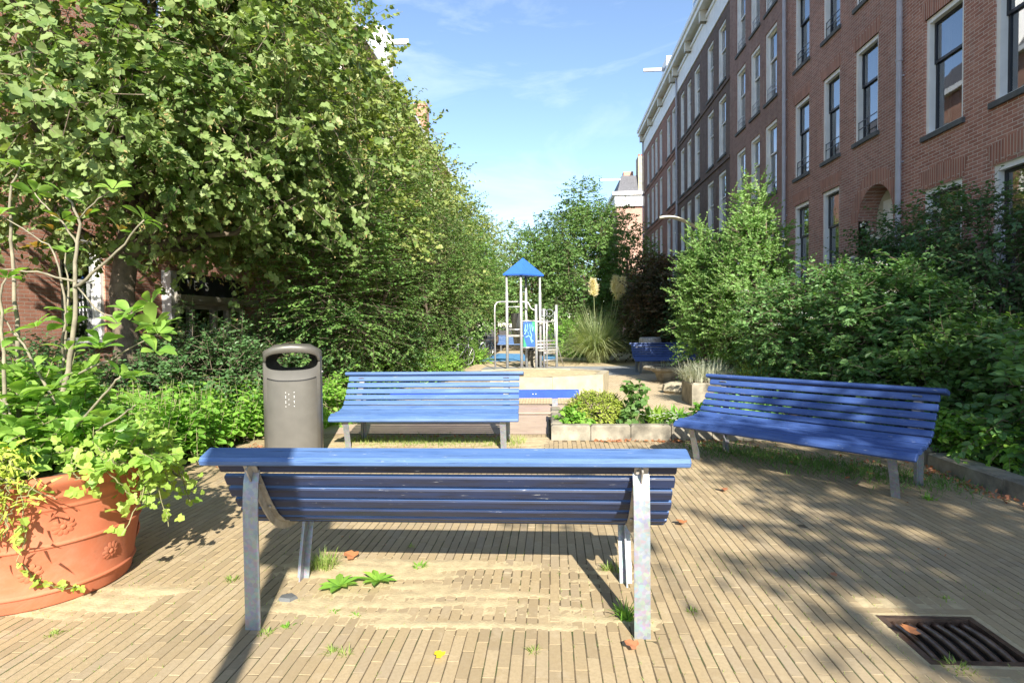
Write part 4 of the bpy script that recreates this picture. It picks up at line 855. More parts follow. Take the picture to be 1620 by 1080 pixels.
m = MB(); m.lathe([(.10, .0), (.12, .03), (.07, .05), (0, .05)], 7, (.42, .15, -.005)); m.build('chip', M['paleconcrete'], rk)
bp_ = empty('barrel_planter', (3.35, 19.7, 0)); tag(bp_, 'dark barrel planter standing behind the far bench', 'planter'); m = MB(); m.lathe([(.30, -.02), (.36, .35), (.38, .6), (.36, .95), (.33, 1.0), (.30, .96), (0, .93)], 20); m.build('barrel', M['bracket'], bp_, True)
for z in (.2, .78): m = MB(); m.lathe([(np.interp(z, (0, .35, .6, .95), (.30, .36, .38, .36))+.004, z), (np.interp(z+.05, (0, .35, .6, .95), (.30, .36, .38, .36))+.006, z+.05)], 20); m.build('hoop', M['galv'], bp_, True)

# ------------------------------------------------------------------ street lamp
lp = empty('street_lamp', (4.45, 16.2, 0)); tag(lp, 'street lamp with curved flat shade above the light green trees', 'street lamp')
m = MB(); m.tube([(0, 0, -.05), (0, 0, .9), (0, 0, .92), (0, 0, 3.6), (-.10, 0, 3.85), (-.35, 0, 4.02)], [.075, .075, .05, .045, .04, .035], 10); m.build('pole', M['pipe'], lp, True)
m = MB(); k = 12; V = []
for i in range(k+1):
    t = i/k; x = -.28-1.15*t; z = 3.93+.40*math.sin(t*1.9)-.02; hw = .20*math.sin(math.pi*min(1, max(.06, .08+.9*t)))**.5
    V += [(x, -hw, z), (x, 0, z+.055), (x, hw, z), (x, 0, z-.03)]
m.add(V, [(4*i+j, 4*i+(j+1) % 4, 4*i+4+(j+1) % 4, 4*i+4+j) for i in range(k) for j in range(4)]+[(3, 2, 1, 0), tuple(4*k+j for j in range(4))]); m.build('lamp_shade', M['cream'], lp, True)
# ------------------------------------------------------------------ name sign behind the viewer: its pole and plate throw the shadow on the near bench
d_ = 4.0; sg = empty('street_sign', (-1.44+.25*d_, 2.69-.968*d_, 0), -SUN_AZ); tag(sg, 'grey sign pole with flat plate, shading the left end of the nearest bench', 'sign')
m = MB(); m.tube([(0, 0, -.05), (0, 0, 3.72)], .057, 14); m.build('pole', M['galv'], sg, True); m = MB(); m.box((-.24, .06, 2.92), (.215, .075, 3.68)); m.build('plate', M['pipe'], sg)
for z in (3.05, 3.5): m = MB(); m.box((-.07, -.065, z), (.07, .059, z+.04)); m.build('clamp', M['galv'], sg)
# ------------------------------------------------------------------ bicycles in the hedge
def bicycle(loc, rz, label, lean=.12):
    b = empty('bicycle', loc, rz); b.rotation_euler = (lean, 0, rz); tag(b, label, 'bicycle', 'bicycles parked in the left hedge'); fm = M['galv']
    for x in (-.52, .52):
        m = MB(); m.tube([(x+.33*math.cos(t), 0, .35+.33*math.sin(t)) for t in np.linspace(0, 2*math.pi, 25)], .019, 6); wo = m.build('wheel', M['rubber'], b, True)
        m = MB(); m.tube([(x+.31*math.cos(t), 0, .35+.31*math.sin(t)) for t in np.linspace(0, 2*math.pi, 25)], .012, 5)
        for t in np.linspace(0, 2*math.pi, 13)[:-1]: m.tube([(x, 0, .35), (x+.31*math.cos(t), 0, .35+.31*math.sin(t))], .003, 3)
        m.build('rim', M['steel'], wo)
    m = MB(); hd, bbk, st = (.40, 0, .80), (-.08, 0, .32), (-.22, 0, .82)
    for p, q in ((hd, bbk), (bbk, st), (st, (.38, 0, .74)), (st, (-.52, 0, .35)), (bbk, (-.52, 0, .35)), (hd, (.52, 0, .35)), (hd, (.36, 0, 1.02))): m.tube([p, q], .017, 6)
    m.build('frame', fm, b, True); m = MB(); m.tube([(.20, -.28, 1.0), (.34, -.2, 1.05), (.38, 0, 1.04), (.34, .2, 1.05), (.20, .28, 1.0)], .014, 6); m.build('handlebar', M['steel'], b, True)
    m = MB(); m.tube([(-.36, 0, .93), (-.2, 0, .95), (-.06, 0, .93)], [.075, .06, .02], 8); m.build('saddle', M['rubber'], b, True)
    for s in (-1, 1):
        m = MB(); m.tube([(-.08, 0, .32), (-.08+s*.08, s*.08, .32-s*.14)], .011, 5); m.box((-.12+s*.08, s*.09-.04, .31-s*.14), (-.04+s*.08, s*.09+.04, .33-s*.14)); m.build('pedal', M['bracket'], b)
    m = MB(); m.tube([(-.52+.37*math.cos(t), 0, .35+.37*math.sin(t)) for t in np.linspace(.5, 3.0, 9)], .022, 5); m.build('mudguard', M['white'], b, True)
bicycle((-3.15, 20.6, 0), math.radians(62), 'grey bicycle whose front wheel sticks out of the left hedge'); bicycle((-2.75, 25.5, 0), math.radians(75), 'pale bicycle leaning in the hedge left of the play tower'); bicycle((-3.9, 19.0, 0), math.radians(80), 'grey bicycle standing deep inside the left hedge')
# white-topped plant stake on the right
sk = empty('plant_stake', (4.28, 5.6, 0)); tag(sk, 'thin pale stake with white top among the shrubs at the right edge', 'stake'); m = MB(); m.tube([(0, 0, -.05), (.01, .0, .84)], .009, 6); m.build('rod', M['barkpale'], sk); m = MB(); m.tube([(.01, 0, .80), (.012, 0, .96), (.012, 0, .97)], [.014, .013, .006], 8); m.build('tag', M['white'], sk)
# ------------------------------------------------------------------ trees on the left
LG = 'linden trees along the left side'
big = dict(twn=3, tl=.55, lpt=10, L=.115, W=1.0, shape='lobed', up=.62, droop=.25, spread=.8, flat=.75, rnd=.5)
tree('linden_tree', (-5.65, 7.6, 0), 10.5, .19, [(.65, 0, 6.0, 2.05, 2.7, 4.0), (.65, -.2, 3.9, 2.05, 2.4, 1.4)], 1300, M['linden'], M['bark'], 'big leafy linden tree filling the upper left corner', 'tree', LG, 22, 21, zmin=2.55, shell=.4, lump=.42, bract=.5, twr=.005, **big)
mid = dict(twn=3, tl=.6, lpt=9, L=.135, W=1.0, shape='broad', up=.62, droop=.2, spread=.85, flat=.8, rnd=.55)
far = dict(twn=3, tl=.65, lpt=8, L=.15, W=1.05, shape='kite', up=.6, droop=.15, spread=.9, flat=.8, rnd=.55)
tl_ = [((-5.6, 13.0), 1.0, 1300, mid, 'linden2', 'second linden from the viewer in the left row, lighter green'), ((-5.6, 18.6), 1.0, 1000, far, 'linden', 'third linden from the viewer in the left row'), ((-5.4, 24.4), .98, 850, far, 'linden2', 'fourth linden from the viewer in the left row, below the hoisting beam'),
       ((-5.2, 30.5), .95, 700, far, 'linden', 'fifth linden from the viewer in the left row'), ((-4.8, 37), .95, 600, far, 'linden2', 'sixth linden from the viewer in the left row, yellowish green'), ((-4.0, 45), .95, 520, far, 'linden2', 'farthest linden of the left row, left of the tower roof')]
for i, ((x, y), s, n_, kw, mt, lb) in enumerate(tl_):
    tree('linden_tree', (x, y, 0), 9.2*s, .16, [(0, 0, 4.9*s, 2.55*s, 2.9*s, 3.5*s), (-.3, 0, 7.9*s, 1.6*s, 1.9*s, 2.3*s), (.6, .2, 3.2*s, 2.1*s, 2.4*s, 1.4*s)], n_, M[mt], M['bark'], lb, 'tree', LG, 16, 30+i, zmin=3.0 if i == 0 else 2.0, shell=.45, lump=.36, bract=.4 if i < 3 else 0, **kw)
# small-leaved trees with layered sprays in front of the hedge
lay = dict(twn=3, tl=.62, lpt=15, L=.075, W=1.0, shape='oval', up=.9, droop=.12, spread=.8, flat=.28, rnd=.28)
tree('hornbeam_tree', (-3.75, 9.6, 0), 4.4, .06, [(.15, 0, 2.2, .9, 1.1, 1.4), (.2, .3, 3.4, .8, 1.0, 1.0)], 420, M['hornbeam'], M['bark'], 'young hornbeam with layered sprays just behind the litter bin', 'tree', 'hornbeams in front of the left hedge', 12, 41, zmin=.9, **lay)
tree('hornbeam_tree', (-4.0, 13.0, 0), 5.2, .07, [(.1, 0, 2.6, 1.3, 1.5, 1.8), (.2, .2, 4.2, 1.0, 1.2, 1.2)], 480, M['hornbeam'], M['bark'], 'young hornbeam above the left end of the light blue bench', 'tree', 'hornbeams in front of the left hedge', 12, 42, zmin=.8, **lay)
tree('hornbeam_tree', (-3.7, 17.6, 0), 5.0, .07, [(.2, 0, 2.6, 1.4, 1.6, 1.8), (.2, .2, 4.0, 1.0, 1.2, 1.3)], 420, M['hornbeam'], M['bark'], 'young hornbeam behind the middle of the light blue bench', 'tree', 'hornbeams in front of the left hedge', 12, 43, zmin=.7, **lay)
tree('hornbeam_tree', (-3.6, 24.5, 0), 5.2, .07, [(.3, 0, 2.7, 1.5, 1.8, 2.0), (.2, .2, 4.2, 1.1, 1.3, 1.4)], 380, M['lightleaf'], M['bark'], 'light green young tree just left of the play tower', 'tree', 'hornbeams in front of the left hedge', 12, 44, zmin=.7, **dict(lay, L=.10, shape='kite'))
# hedge shrubs
HG = 'shrubs of the left hedge'; hd = dict(twn=3, tl=.34, lpt=11, L=.065, shape='oval', up=.75, droop=.08, spread=.85, flat=.6, rnd=.4)
for i, (x, y, rx, h, n_, mt, lb) in enumerate([(-4.9, 8.0, .95, 1.35, 420, 'darkleaf', 'dark shrub behind the nettles left of the litter bin'), (-4.4, 9.7, .95, 1.55, 420, 'darkleaf', 'dark shrub right behind the litter bin'), (-4.5, 11.6, 1.0, 1.9, 380, 'hornbeam', 'mid green shrub behind the left half of the light blue bench'),
        (-4.3, 14.2, 1.1, 1.8, 360, 'darkleaf', 'dark shrub behind the right half of the light blue bench'), (-4.1, 16.6, 1.1, 1.5, 320, 'hornbeam', 'low shrub nearest the bicycles'), (-4.4, 20.3, 1.2, 2.2, 320, 'darkleaf', 'dark shrub behind the bicycles'), (-4.0, 23.2, 1.0, 1.5, 260, 'hornbeam', 'low hedge shrub left of the play tower arch'), (-4.3, 27.5, 1.4, 2.6, 300, 'darkleaf', 'dark shrub far down the left hedge'),
        (-6.4, 7.0, 1.1, 1.15, 300, 'darkleaf', 'dark shrub against the left brick house behind the potted shrub'), (-6.4, 10.0, 1.1, 1.1, 300, 'darkleaf', 'dark shrub below the shop window'), (-6.6, 14.0, 1.2, 1.0, 260, 'hornbeam', 'green shrub in front of the shop window')]):
    shrub('hedge_shrub', (x, y, 0), [(0, 0, h*.52, rx, rx, h*.52)], n_, M[mt], M['bark'], lb, 'shrub', HG, 8, 60+i, **(hd if y < 13 else dict(hd, L=.085, lpt=9, shape='kite')))
for i, (x, y, h, lb) in enumerate([(-3.55, 8.6, .55, 'low bright herb at the foot of the hedge behind the bin'), (-3.6, 11.2, .6, 'low fern-like herb behind the light blue bench'), (-3.3, 14.8, .6, 'bright low herb at the hedge foot before the bicycles'), (-3.2, 17.6, .55, 'small bright plant beside the path near the bicycles'), (-2.9, 22.3, .5, 'small bright plant at the hedge foot near the arch')]):
    shrub('low_herb', (x, y, 0), [(0, 0, h*.5, .55, .6, h*.55)], 130, M['nettle'], M['twiggreen'], lb, 'plant', 'low herbs along the left hedge', 5, 80+i, **dict(hd, L=.08, lpt=8))
# nettle bed: upright stems with crossed leaf pairs, one mass nobody could count
def nettles(n_, xf, seed, mat, hmin=.3, hmax=.85, L=.115):
    r = np.random.default_rng(seed); P = []; D = []; Nn = []; S = []; A = []; B = []
    for _ in range(n_):
        x, y = xf(r); h = r.uniform(hmin, hmax); ln = r.normal(size=2)*.13; a = np.array([x, y, 0]); b = a+np.array([ln[0], ln[1], h]); A.append(a); B.append(b); k = int(h/.07)
        for j in range(k):
            t = .25+.75*j/k; p = a+(b-a)*t; an = (j % 2)*math.pi/2+r.uniform(-.8, .8)
            for q in (0, math.pi):
                d = np.array([math.cos(an+q), math.sin(an+q), r.uniform(-.5, .35)-.3*(1-t)]); P.append(p); D.append(d); Nn.append(np.array([0, 0, 1])+d*.3*(t-.5)+r.normal(size=3)*.38); S.append(L*r.uniform(.7, 1.15)*(1.15-.55*t))
    return leaves(np.array(P), np.array(D), np.array(Nn), np.array(S), 1.05, 'oval'), twigs3(np.array(A), np.array(B), .004, .0025)
def nx_(r):
    while True:
        x, y = r.uniform(-5.3, -3.70), r.uniform(4.6, 8.6)
        if x < -3.72-.12*math.sin(y*2.1): return x, y
lf, tw = nettles(900, nx_, 5, M['nettle']); nb_ = empty('nettle_bed', (0, 0, 0)); tag(nb_, 'bed of bright green nettles between the pot and the litter bin', 'nettles', kind='stuff'); npmesh('nettle_leaves', *lf, M['nettle'], nb_, 'stuff'); npmesh('nettle_stems', *tw, M['twiggreen'], nb_, 'stuff')

# ------------------------------------------------------------------ trees in the middle distance
rob = dict(twn=4, tl=.9, lpt=10, L=.22, W=.9, shape='kite', up=.8, droop=.2, spread=.9, flat=.35, rnd=.35)
tree('robinia_tree', (1.3, 46, 0), 12.5, .25, [(-1.8, 0, 7.2, 2.2, 2.2, 2.0), (1.4, 0, 10.8, 1.6, 1.6, 1.7), (.2, 0, 8.4, 2.6, 2.2, 1.8), (3.0, .5, 8.6, 2.0, 2.0, 2.0), (1, 0, 5, 3.6, 3, 2.6)], 620, M['robinia'], M['bark'], 'tall dark robinia rising behind the play tower roof', 'tree', None, 20, 51, zmin=1.5, **rob)
tree('hornbeam_tree', (1.9, 31, 0), 7.4, .14, [(0, 0, 4.6, 1.9, 1.9, 2.9), (.4, 0, 6.4, 1.1, 1.1, 1.4), (.2, -.3, 2.6, 2.0, 1.9, 1.8)], 560, M['hornbeam'], M['bark'], 'green tree just right of the play tower, above the pampas grass', 'tree', None, 14, 52, zmin=.8, **far)
tree('hornbeam_tree', (-.9, 34, 0), 6.6, .14, [(0, 0, 3.6, 2.0, 2.0, 2.8), (.3, 0, 5.3, 1.2, 1.2, 1.4)], 480, M['hornbeam'], M['bark'], 'green tree directly behind the play tower', 'tree', None, 14, 53, zmin=.8, **far)
tree('hornbeam_tree', (4.4, 33, 0), 7.5, .14, [(0, 0, 4.6, 1.7, 1.8, 3.0), (.1, 0, 2.6, 2.1, 2, 1.9)], 460, M['linden'], M['bark'], 'tree with loose branches in front of the pink corner house', 'tree', None, 14, 54, zmin=.8, **far)
for i, (x, y, h, lb) in enumerate([(-8, 62, 9, 'distant tree at the end of the street, left of the tower'), (-2.5, 66, 9.5, 'distant tree at the end of the street behind the tower'), (3, 70, 9, 'distant tree at the end of the street behind the robinia'), (-14, 75, 10, 'distant tree beyond the left houses')]):
    tree('distant_tree', (x, y, 0), h, .2, [(0, 0, h*.52, 3.4, 3.0, h*.42)], 260, M['robinia'], M['bark'], lb, 'tree', 'trees at the end of the street', 8, 90+i, zmin=.5, **dict(far, L=.32, tl=.9))
# ------------------------------------------------------------------ right side
ups = dict(twn=3, tl=.30, lpt=12, L=.075, W=.85, shape='oval', up=.35, droop=-.15, spread=.6, flat=1.0, rnd=.5)
tree('hornbeam_tree', (4.25, 12.6, 0), 4.4, .06, [(0, 0, 1.7, .92, .92, 1.5), (0, 0, 2.85, .62, .62, 1.05), (0, 0, 3.75, .28, .28, .65)], 720, M['lightleaf'], M['bark'], 'sunlit light green cone-shaped tree above the right bench', 'tree', 'light green cone-shaped trees', 10, 55, zmin=.3, shell=.4, lump=.16, **ups)
tree('hornbeam_tree', (3.55, 13.6, 0), 3.4, .05, [(0, 0, 1.5, .62, .62, 1.35), (-.05, 0, 2.6, .42, .42, .85), (-.1, 0, 3.2, .2, .2, .45)], 480, M['lightleaf'], M['bark'], 'smaller light green cone-shaped tree left of the tall one', 'tree', 'light green cone-shaped trees', 8, 56, zmin=.2, shell=.4, lump=.16, **ups)
RG = 'shrubs in the right bed'; rb = dict(twn=3, tl=.32, lpt=10, L=.085, W=.95, shape='oval', up=.7, droop=.12, spread=.8, flat=.7, rnd=.45)
for i, (x, y, rx, h, n_, mt, lb) in enumerate([(4.3, 10.0, 1.0, 2.2, 520, 'freshleaf', 'large shrub between the cone-shaped tree and the white-flowered bush'), (4.75, 8.4, .95, 2.05, 480, 'freshleaf', 'dark shrub with white flower heads behind the right bench'), (4.9, 7.0, .9, 1.25, 380, 'hornbeam', 'dark shrub behind the right half of the right bench'), (4.85, 5.7, .8, 1.15, 360, 'freshleaf', 'glossy dark shrub at the right edge beside the bench'),
        (5.6, 9.2, .9, 2.3, 320, 'darkleaf', 'dark shrub under the arched porch'), (4.6, 15.4, .9, 2.3, 260, 'darkleaf', 'dark shrub behind the small cone-shaped tree'), (5.7, 6.2, .8, 1.3, 260, 'darkleaf', 'dark shrub close to the wall at the right edge'), (4.3, 8.9, .6, 1.0, 200, 'hornbeam', 'low leafy shrub above the left end of the right bench')]):
    shrub('bed_shrub', (x, y, .05), [(0, 0, h*.52, rx, rx, h*.52), (rx*.3, .2, h*.68, rx*.6, rx*.6, h*.34)], n_, M[mt], M['bark'], lb, 'shrub', RG, 9, 110+i, **dict(rb, L=(.085, .11, .095, .12, .08, .085, .1, .09)[i], W=(.95, .8, 1.1, 1.0, .9, .95, 1, .9)[i], rnd=(.45, .35, .5, .4, .45, .45, .45, .45)[i]))
    if i in (1, 0):
        r = np.random.default_rng(500+i); C, O = crown_centres(r, [(0, 0, h*.56, rx*1.12, rx*1.12, h*.56)], 26, .93); C = C[(C[:, 2] > h*.6)]; k = 14
        P = np.repeat(C, k, 0)+r.normal(size=(len(C)*k, 3))*np.array([.035, .035, .012]); v, f = leaves(P, r.normal(size=P.shape)*np.array([1, 1, .2]), np.tile([[0, 0, 1.]], (len(P), 1))+r.normal(size=P.shape)*.3, .022, 1.2, 'kite')
        npmesh('blossom', v, f, M['petalwhite'], [o for o in bpy.data.objects if o.get('label') == lb][0], 'stuff')
air = dict(twn=3, tl=.36, lpt=9, L=.075, W=1.0, shape='oval', up=.6, droop=.15, spread=.9, flat=.8, rnd=.5)
for i, (x, y, rx, z, rz_, n_, lb) in enumerate([(6.4, 11.2, .65, 2.4, .9, 420, 'climbing rose with white blooms beside the porch drainpipe'), (6.35, 9.1, .85, 2.3, 1.0, 440, 'loose climbing rose hiding the window at the right edge')]):
    s = shrub('climbing_rose', (x, y, .02), [(0, 0, z, rx, rx*1.2, rz_), (-.1, .1, 1.5, rx*.45, rx*.5, .8)], n_, M['darkleaf'], M['bark'], lb, 'rose', 'climbing roses on the red house', 12, 130+i, **air)
    r = np.random.default_rng(700+i); P = np.array([[-.45, .35, z+.85], [-.42, .2, z+.72], [-.5, -.1, z+.55], [-.5, -.3, z-.1]])[: (4 if i == 0 else 2)]; P = np.repeat(P, 10, 0)+r.normal(size=(len(P)*10, 3))*.025
    v, f = leaves(P, r.normal(size=P.shape), r.normal(size=P.shape)+np.array([-1, -1, .5]), .055, 1.3, 'oval'); npmesh('rose_bloom', v, f, M['petalwhite'], s, 'stuff')
shrub('smoke_bush', (4.0, 23.0, 0), [(0, 0, 1.6, 1.35, 1.3, 1.6), (.3, 0, 2.9, 1.1, 1.1, 1.2)], 420, M['purple'], M['bark'], 'dark rust-tinged smoke bush behind the far bench', 'shrub', None, 10, 141, **dict(rb, L=.11, shape='broad', tl=.5))
shrub('bed_shrub', (5.2, 20.0, 0), [(0, 0, 1.5, 1.1, 1.2, 1.5), (0, 0, 2.6, .8, .8, 1.0)], 360, M['darkleaf'], M['bark'], 'very dark evergreen behind the right end of the far bench', 'shrub', RG, 8, 142, **dict(rb, L=.11, tl=.45, shape='kite'))
shrub('bed_shrub', (5.7, 27.5, 0), [(0, 0, 2.0, 1.4, 1.6, 2.0)], 320, M['darkleaf'], M['bark'], 'dark shrub below the far orange brown house', 'shrub', RG, 8, 143, **dict(rb, L=.13, tl=.5, shape='kite'))
shrub('bed_shrub', (1.3, 26.5, 0), [(0, 0, .8, 1.2, .9, .8)], 240, M['nettle'], M['bark'], 'low bright shrub right of the tower ladder', 'shrub', None, 8, 144, **dict(rb, L=.1, tl=.4, shape='kite'))
# pampas grass
pg = empty('pampas_grass', (1.85, 22.6, 0)); tag(pg, 'tall pampas grass clump with cream plumes beside the play tower', 'grass clump'); r = np.random.default_rng(8); P = []; Fp = []; o = 0
def blades(r, n_, c, rad, lmin, lmax, w, arch=.9, k=5):
    V = []; Fb = []; o = 0
    for _ in range(n_):
        an = r.uniform(0, 6.283); L = r.uniform(lmin, lmax); out = r.uniform(.15, arch); rr_ = rad*math.sqrt(r.uniform()); b = np.array([c[0]+rr_*math.cos(an+r.normal()*.6), c[1]+rr_*math.sin(an+r.normal()*.6), c[2]]); d = np.array([math.cos(an), math.sin(an), 0]); s = np.array([-d[1], d[0], 0])
        for i in range(k):
            t = i/(k-1); p = b+d*out*L*t**1.7+np.array([0, 0, L*(t*(1.05-.25*out)-out*.55*t**2.6)]); ww = w*(1-t**2*.95)*.5; V += [p-s*ww, p+s*ww]
        Fb += [(o+2*i, o+2*i+1, o+2*i+3, o+2*i+2) for i in range(k-1)]; o += 2*k
    return np.array(V), np.array(Fb)
v, f = blades(r, 2200, (0, 0, -.02), .36, 1.4, 2.7, .022, 1.25); npmesh('blades', v, f, M['pampas'], pg, 'stuff')
for x, y, h, lean in ((-.10, -.1, 3.05, -.22), (.62, -.05, 3.15, .18), (.72, .1, 2.9, .30), (.85, 0, 3.1, .35)):
    m = MB(); b = np.array([x*.4, y, 0]); t_ = np.array([x+lean*.1, y, h-.55]); m.tube([b, (b+t_)/2+[0, 0, .05], t_], [.012, .01, .008], 5); m.build('plume_stalk', M['pampas'], pg)
    n_ = 800; t = r.uniform(0, 1, n_); P = t_+np.outer(t, [lean*.25, 0, .62]); rr_ = .11*np.sin(np.pi*np.clip(t**.8*.88+.08, 0, 1))*r.uniform(.5, 1.3, n_); an = r.uniform(0, 6.28, n_); P = P+np.stack([rr_*np.cos(an), rr_*np.sin(an), np.zeros(n_)], 1)*r.uniform(.2, 1, n_)[:, None]
    v, f = leaves(P, np.stack([np.cos(an)*.9+.5, np.sin(an)*.9, .7+r.normal(size=n_)*.5], 1), r.normal(size=(n_, 3)), .16*r.uniform(.5, 1.2, n_), .10, 'kite'); npmesh('plume', v, f, M['plume'], pg, 'stuff')
# lavender and planter plants
def tuft(name, loc, n_, rad, lmin, lmax, w, mat, label, cat, group=None, arch=.8, seed=1, flower=None):
    r = np.random.default_rng(seed); root = empty(name, loc); tag(root, label, cat, group); v, f = blades(r, n_, (0, 0, -.01), rad, lmin, lmax, w, arch, 4); npmesh('blades', v, f, mat, root, 'stuff')
    if flower:
        mt, k, sz, hh = flower; P = np.stack([r.normal(size=k)*rad*1.3, r.normal(size=k)*rad*1.3, hh*r.uniform(.75, 1.1, k)], 1); P = np.repeat(P, 5, 0); an = np.tile(np.arange(5)*1.2566, k); v, f = leaves(P, np.stack([np.cos(an), np.sin(an), np.full(len(an), .3)], 1), np.tile([[0, 0, 1.]], (len(an), 1)), sz, 1.1, 'kite'); npmesh('flowers', v, f, mt, root, 'stuff')
    return root
tuft('lavender', (2.84, 10.85, .42), 1100, .40, .25, .50, .009, M['lavender'], 'silvery lavender cushion on the small stone planter', 'lavender', arch=1.1, seed=3)
tuft('lavender', (3.35, 11.7, .12), 900, .42, .35, .62, .01, M['lavender'], 'silvery lavender mound behind the left end of the right bench', 'lavender', arch=1.1, seed=4)
tuft('long_leaved_plant', (3.55, 10.2, .1), 260, .2, .5, .95, .022, M['grass'], 'spiky long leaved plant beside the lavender', 'plant', arch=.9, seed=5)
tuft('planter_grass', (3.05, 14.85, .38), 120, .3, .12, .28, .012, M['lavender'], 'thin pale tufts growing on the broad stone planter', 'plant', seed=6)
# plants of the middle flower bed
shrub('dwarf_bush', (.62, 7.98, .11), [(0, 0, .18, .38, .34, .24)], 480, M['yellowbush'], M['bark'], 'round yellow green dwarf bush in the small flower bed', 'shrub', None, 8, 151, shell=.6, lump=.08, **dict(rb, L=.028, tl=.06, lpt=10, W=.8, rnd=.6))
shrub('leafy_herb', (.36, 7.72, .11), [(0, 0, .10, .20, .14, .10)], 40, M['nettle'], M['twiggreen'], 'lobed bright herb in front of the dwarf bush', 'plant', None, 3, 152, **dict(rb, L=.075, tl=.08, lpt=4, shape='lobed'))
shrub('hollyhock', (1.12, 7.78, .11), [(0, 0, .12, .17, .15, .12), (.02, 0, .36, .10, .10, .20), (0, 0, .5, .12, .08, .06)], 34, M['hornbeam'], M['twiggreen'], 'upright round-leaved hollyhock in the middle of the flower bed', 'plant', None, 5, 153, **dict(rb, L=.105, tl=.07, lpt=3, shape='lobed', twn=2))
tuft('hosta', (1.42, 8.0, .11), 70, .08, .22, .36, .06, M['ivy'], 'pale yellow green clump right of the hollyhock', 'plant', arch=1.0, seed=7)
tuft('leafy_clump', (1.72, 8.1, .11), 80, .1, .2, .32, .05, M['nettle'], 'bright green leafy clump beside the right bench', 'plant', arch=1.0, seed=8)
tuft('white_flower', (1.55, 7.66, .11), 130, .17, .08, .16, .014, M['hornbeam'], 'low white-flowering plant spilling over the concrete edging', 'flower', seed=9, flower=(M['petalwhite'], 60, .020, .17))
shrub('leafy_herb', (2.5, 7.95, .1), [(0, 0, .16, .55, .25, .17)], 80, M['nettle'], M['twiggreen'], 'lobed herbs behind the back of the right bench', 'plant', None, 4, 154, **dict(rb, L=.085, tl=.12, lpt=5, shape='lobed'))
shrub('leafy_herb', (3.5, 7.1, .1), [(0, 0, .2, .45, .4, .2)], 80, M['hornbeam'], M['twiggreen'], 'low shaded herbs below the right end of the right bench', 'plant', None, 4, 155, **dict(rb, L=.085, tl=.12, lpt=5))
shrub('leafy_herb', (4.15, 5.9, .1), [(0, 0, .22, .25, .7, .24)], 110, M['nettle'], M['twiggreen'], 'young leafy shoots along the stone kerb at the right edge', 'plant', None, 6, 156, **dict(rb, L=.085, tl=.14, lpt=6))
# ------------------------------------------------------------------ potted shrub, leaf by leaf
ps = empty('potted_shrub', (PT[0], PT[1], .6)); tag(ps, 'tall potted shrub with bare stems and whorled leaves in the terracotta pot', 'shrub'); r = np.random.default_rng(77); off = np.array([PT[0], PT[1], .6]); ends = []
def stem(pts, Ys, r0, r1):
    P = np.array([fy(x, y, Y) for (x, y), Y in zip(pts, Ys)]); t = np.linspace(0, 1, len(P)); tt = np.linspace(0, 1, len(P)*3); Q = np.stack([np.interp(tt, t, P[:, k]) for k in range(3)], 1); Q[1:-1] = (Q[:-2]+2*Q[1:-1]+Q[2:])/4; Q[1:-1] += r.normal(size=Q[1:-1].shape)*.004; m = MB(); m.tube(Q-off, np.linspace(r0, r1, len(Q)), 7); m.build('stem', M['barkpale'], ps, True); ends.append(Q[-1]); return Q
Bp = [(92, 700), (92, 640), (107, 593), (117, 528), (119, 450), (122, 387), (127, 345), (104, 312)]; QB = stem(Bp, [3.2, 3.2, 3.2, 3.2, 3.22, 3.25, 3.25, 3.25], .019, .006)
stem([(30, 700), (30, 600), (27, 515), (19, 400), (15, 312), (32, 265)], [3.3]*6, .016, .005); stem([(119, 455), (150, 430), (190, 395), (228, 348)], [3.22, 3.15, 3.1, 3.05], .011, .004); stem([(119, 445), (60, 430), (-20, 424)], [3.22, 3.2, 3.2], .007, .004)
stem([(107, 593), (148, 583), (190, 560), (250, 528)], [3.2, 3.15, 3.1, 3.05], .008, .003); stem([(80, 700), (104, 560), (108, 470), (104, 400)], [3.4]*4, .010, .004); stem([(100, 560), (105, 480), (88, 400), (65, 380), (0, 340)], [3.25]*5, .008, .003); stem([(90, 640), (60, 590), (35, 540), (0, 500)], [3.2]*4, .010, .004)
stem([(110, 690), (150, 640), (185, 600), (190, 595)], [3.1, 3.0, 2.95, 2.95], .008, .004); stem([(127, 345), (150, 320), (178, 300)], [3.25, 3.2, 3.2], .005, .003); stem([(122, 387), (100, 355), (70, 322), (55, 305)], [3.25, 3.3, 3.3, 3.3], .006, .003); stem([(5, 700), (8, 600), (-2, 480), (10, 440)], [3.1]*4, .013, .005)
stem([(40, 700), (10, 640), (-30, 600)], [3.1]*3, .009, .004); stem([(130, 700), (200, 650), (215, 640)], [3.15, 3.05, 3.0], .007, .003); stem([(119, 450), (160, 500), (205, 500), (240, 480)], [3.22, 3.1, 3.05, 3.0], .005, .003)
lt, lfc = LEAF['oval']; lme = []
for w_, mt in ((.62, 'potleaf'), (.72, 'potleaf'), (.55, 'redtip')):
    me = bpy.data.meshes.new('leaf'); V = []; k = 6
    for i in range(k+1):
        t = i/k; ww = .33*w_*1.15*math.sin(math.pi*min(1, .02+t**1.35*.98))**.75; z = .10*math.sin(t*2.6)-.12*t*t; V += [(t, ww, z+.22*ww), (t, 0, z), (t, -ww, z+.22*ww)]
    me.from_pydata(V, [], [(3*i+j, 3*i+j+1, 3*i+j+4, 3*i+j+3) for i in range(k) for j in range(2)]); me.polygons.foreach_set('use_smooth', [True]*len(me.polygons)); me.materials.append(M[mt]); lme.append(me)
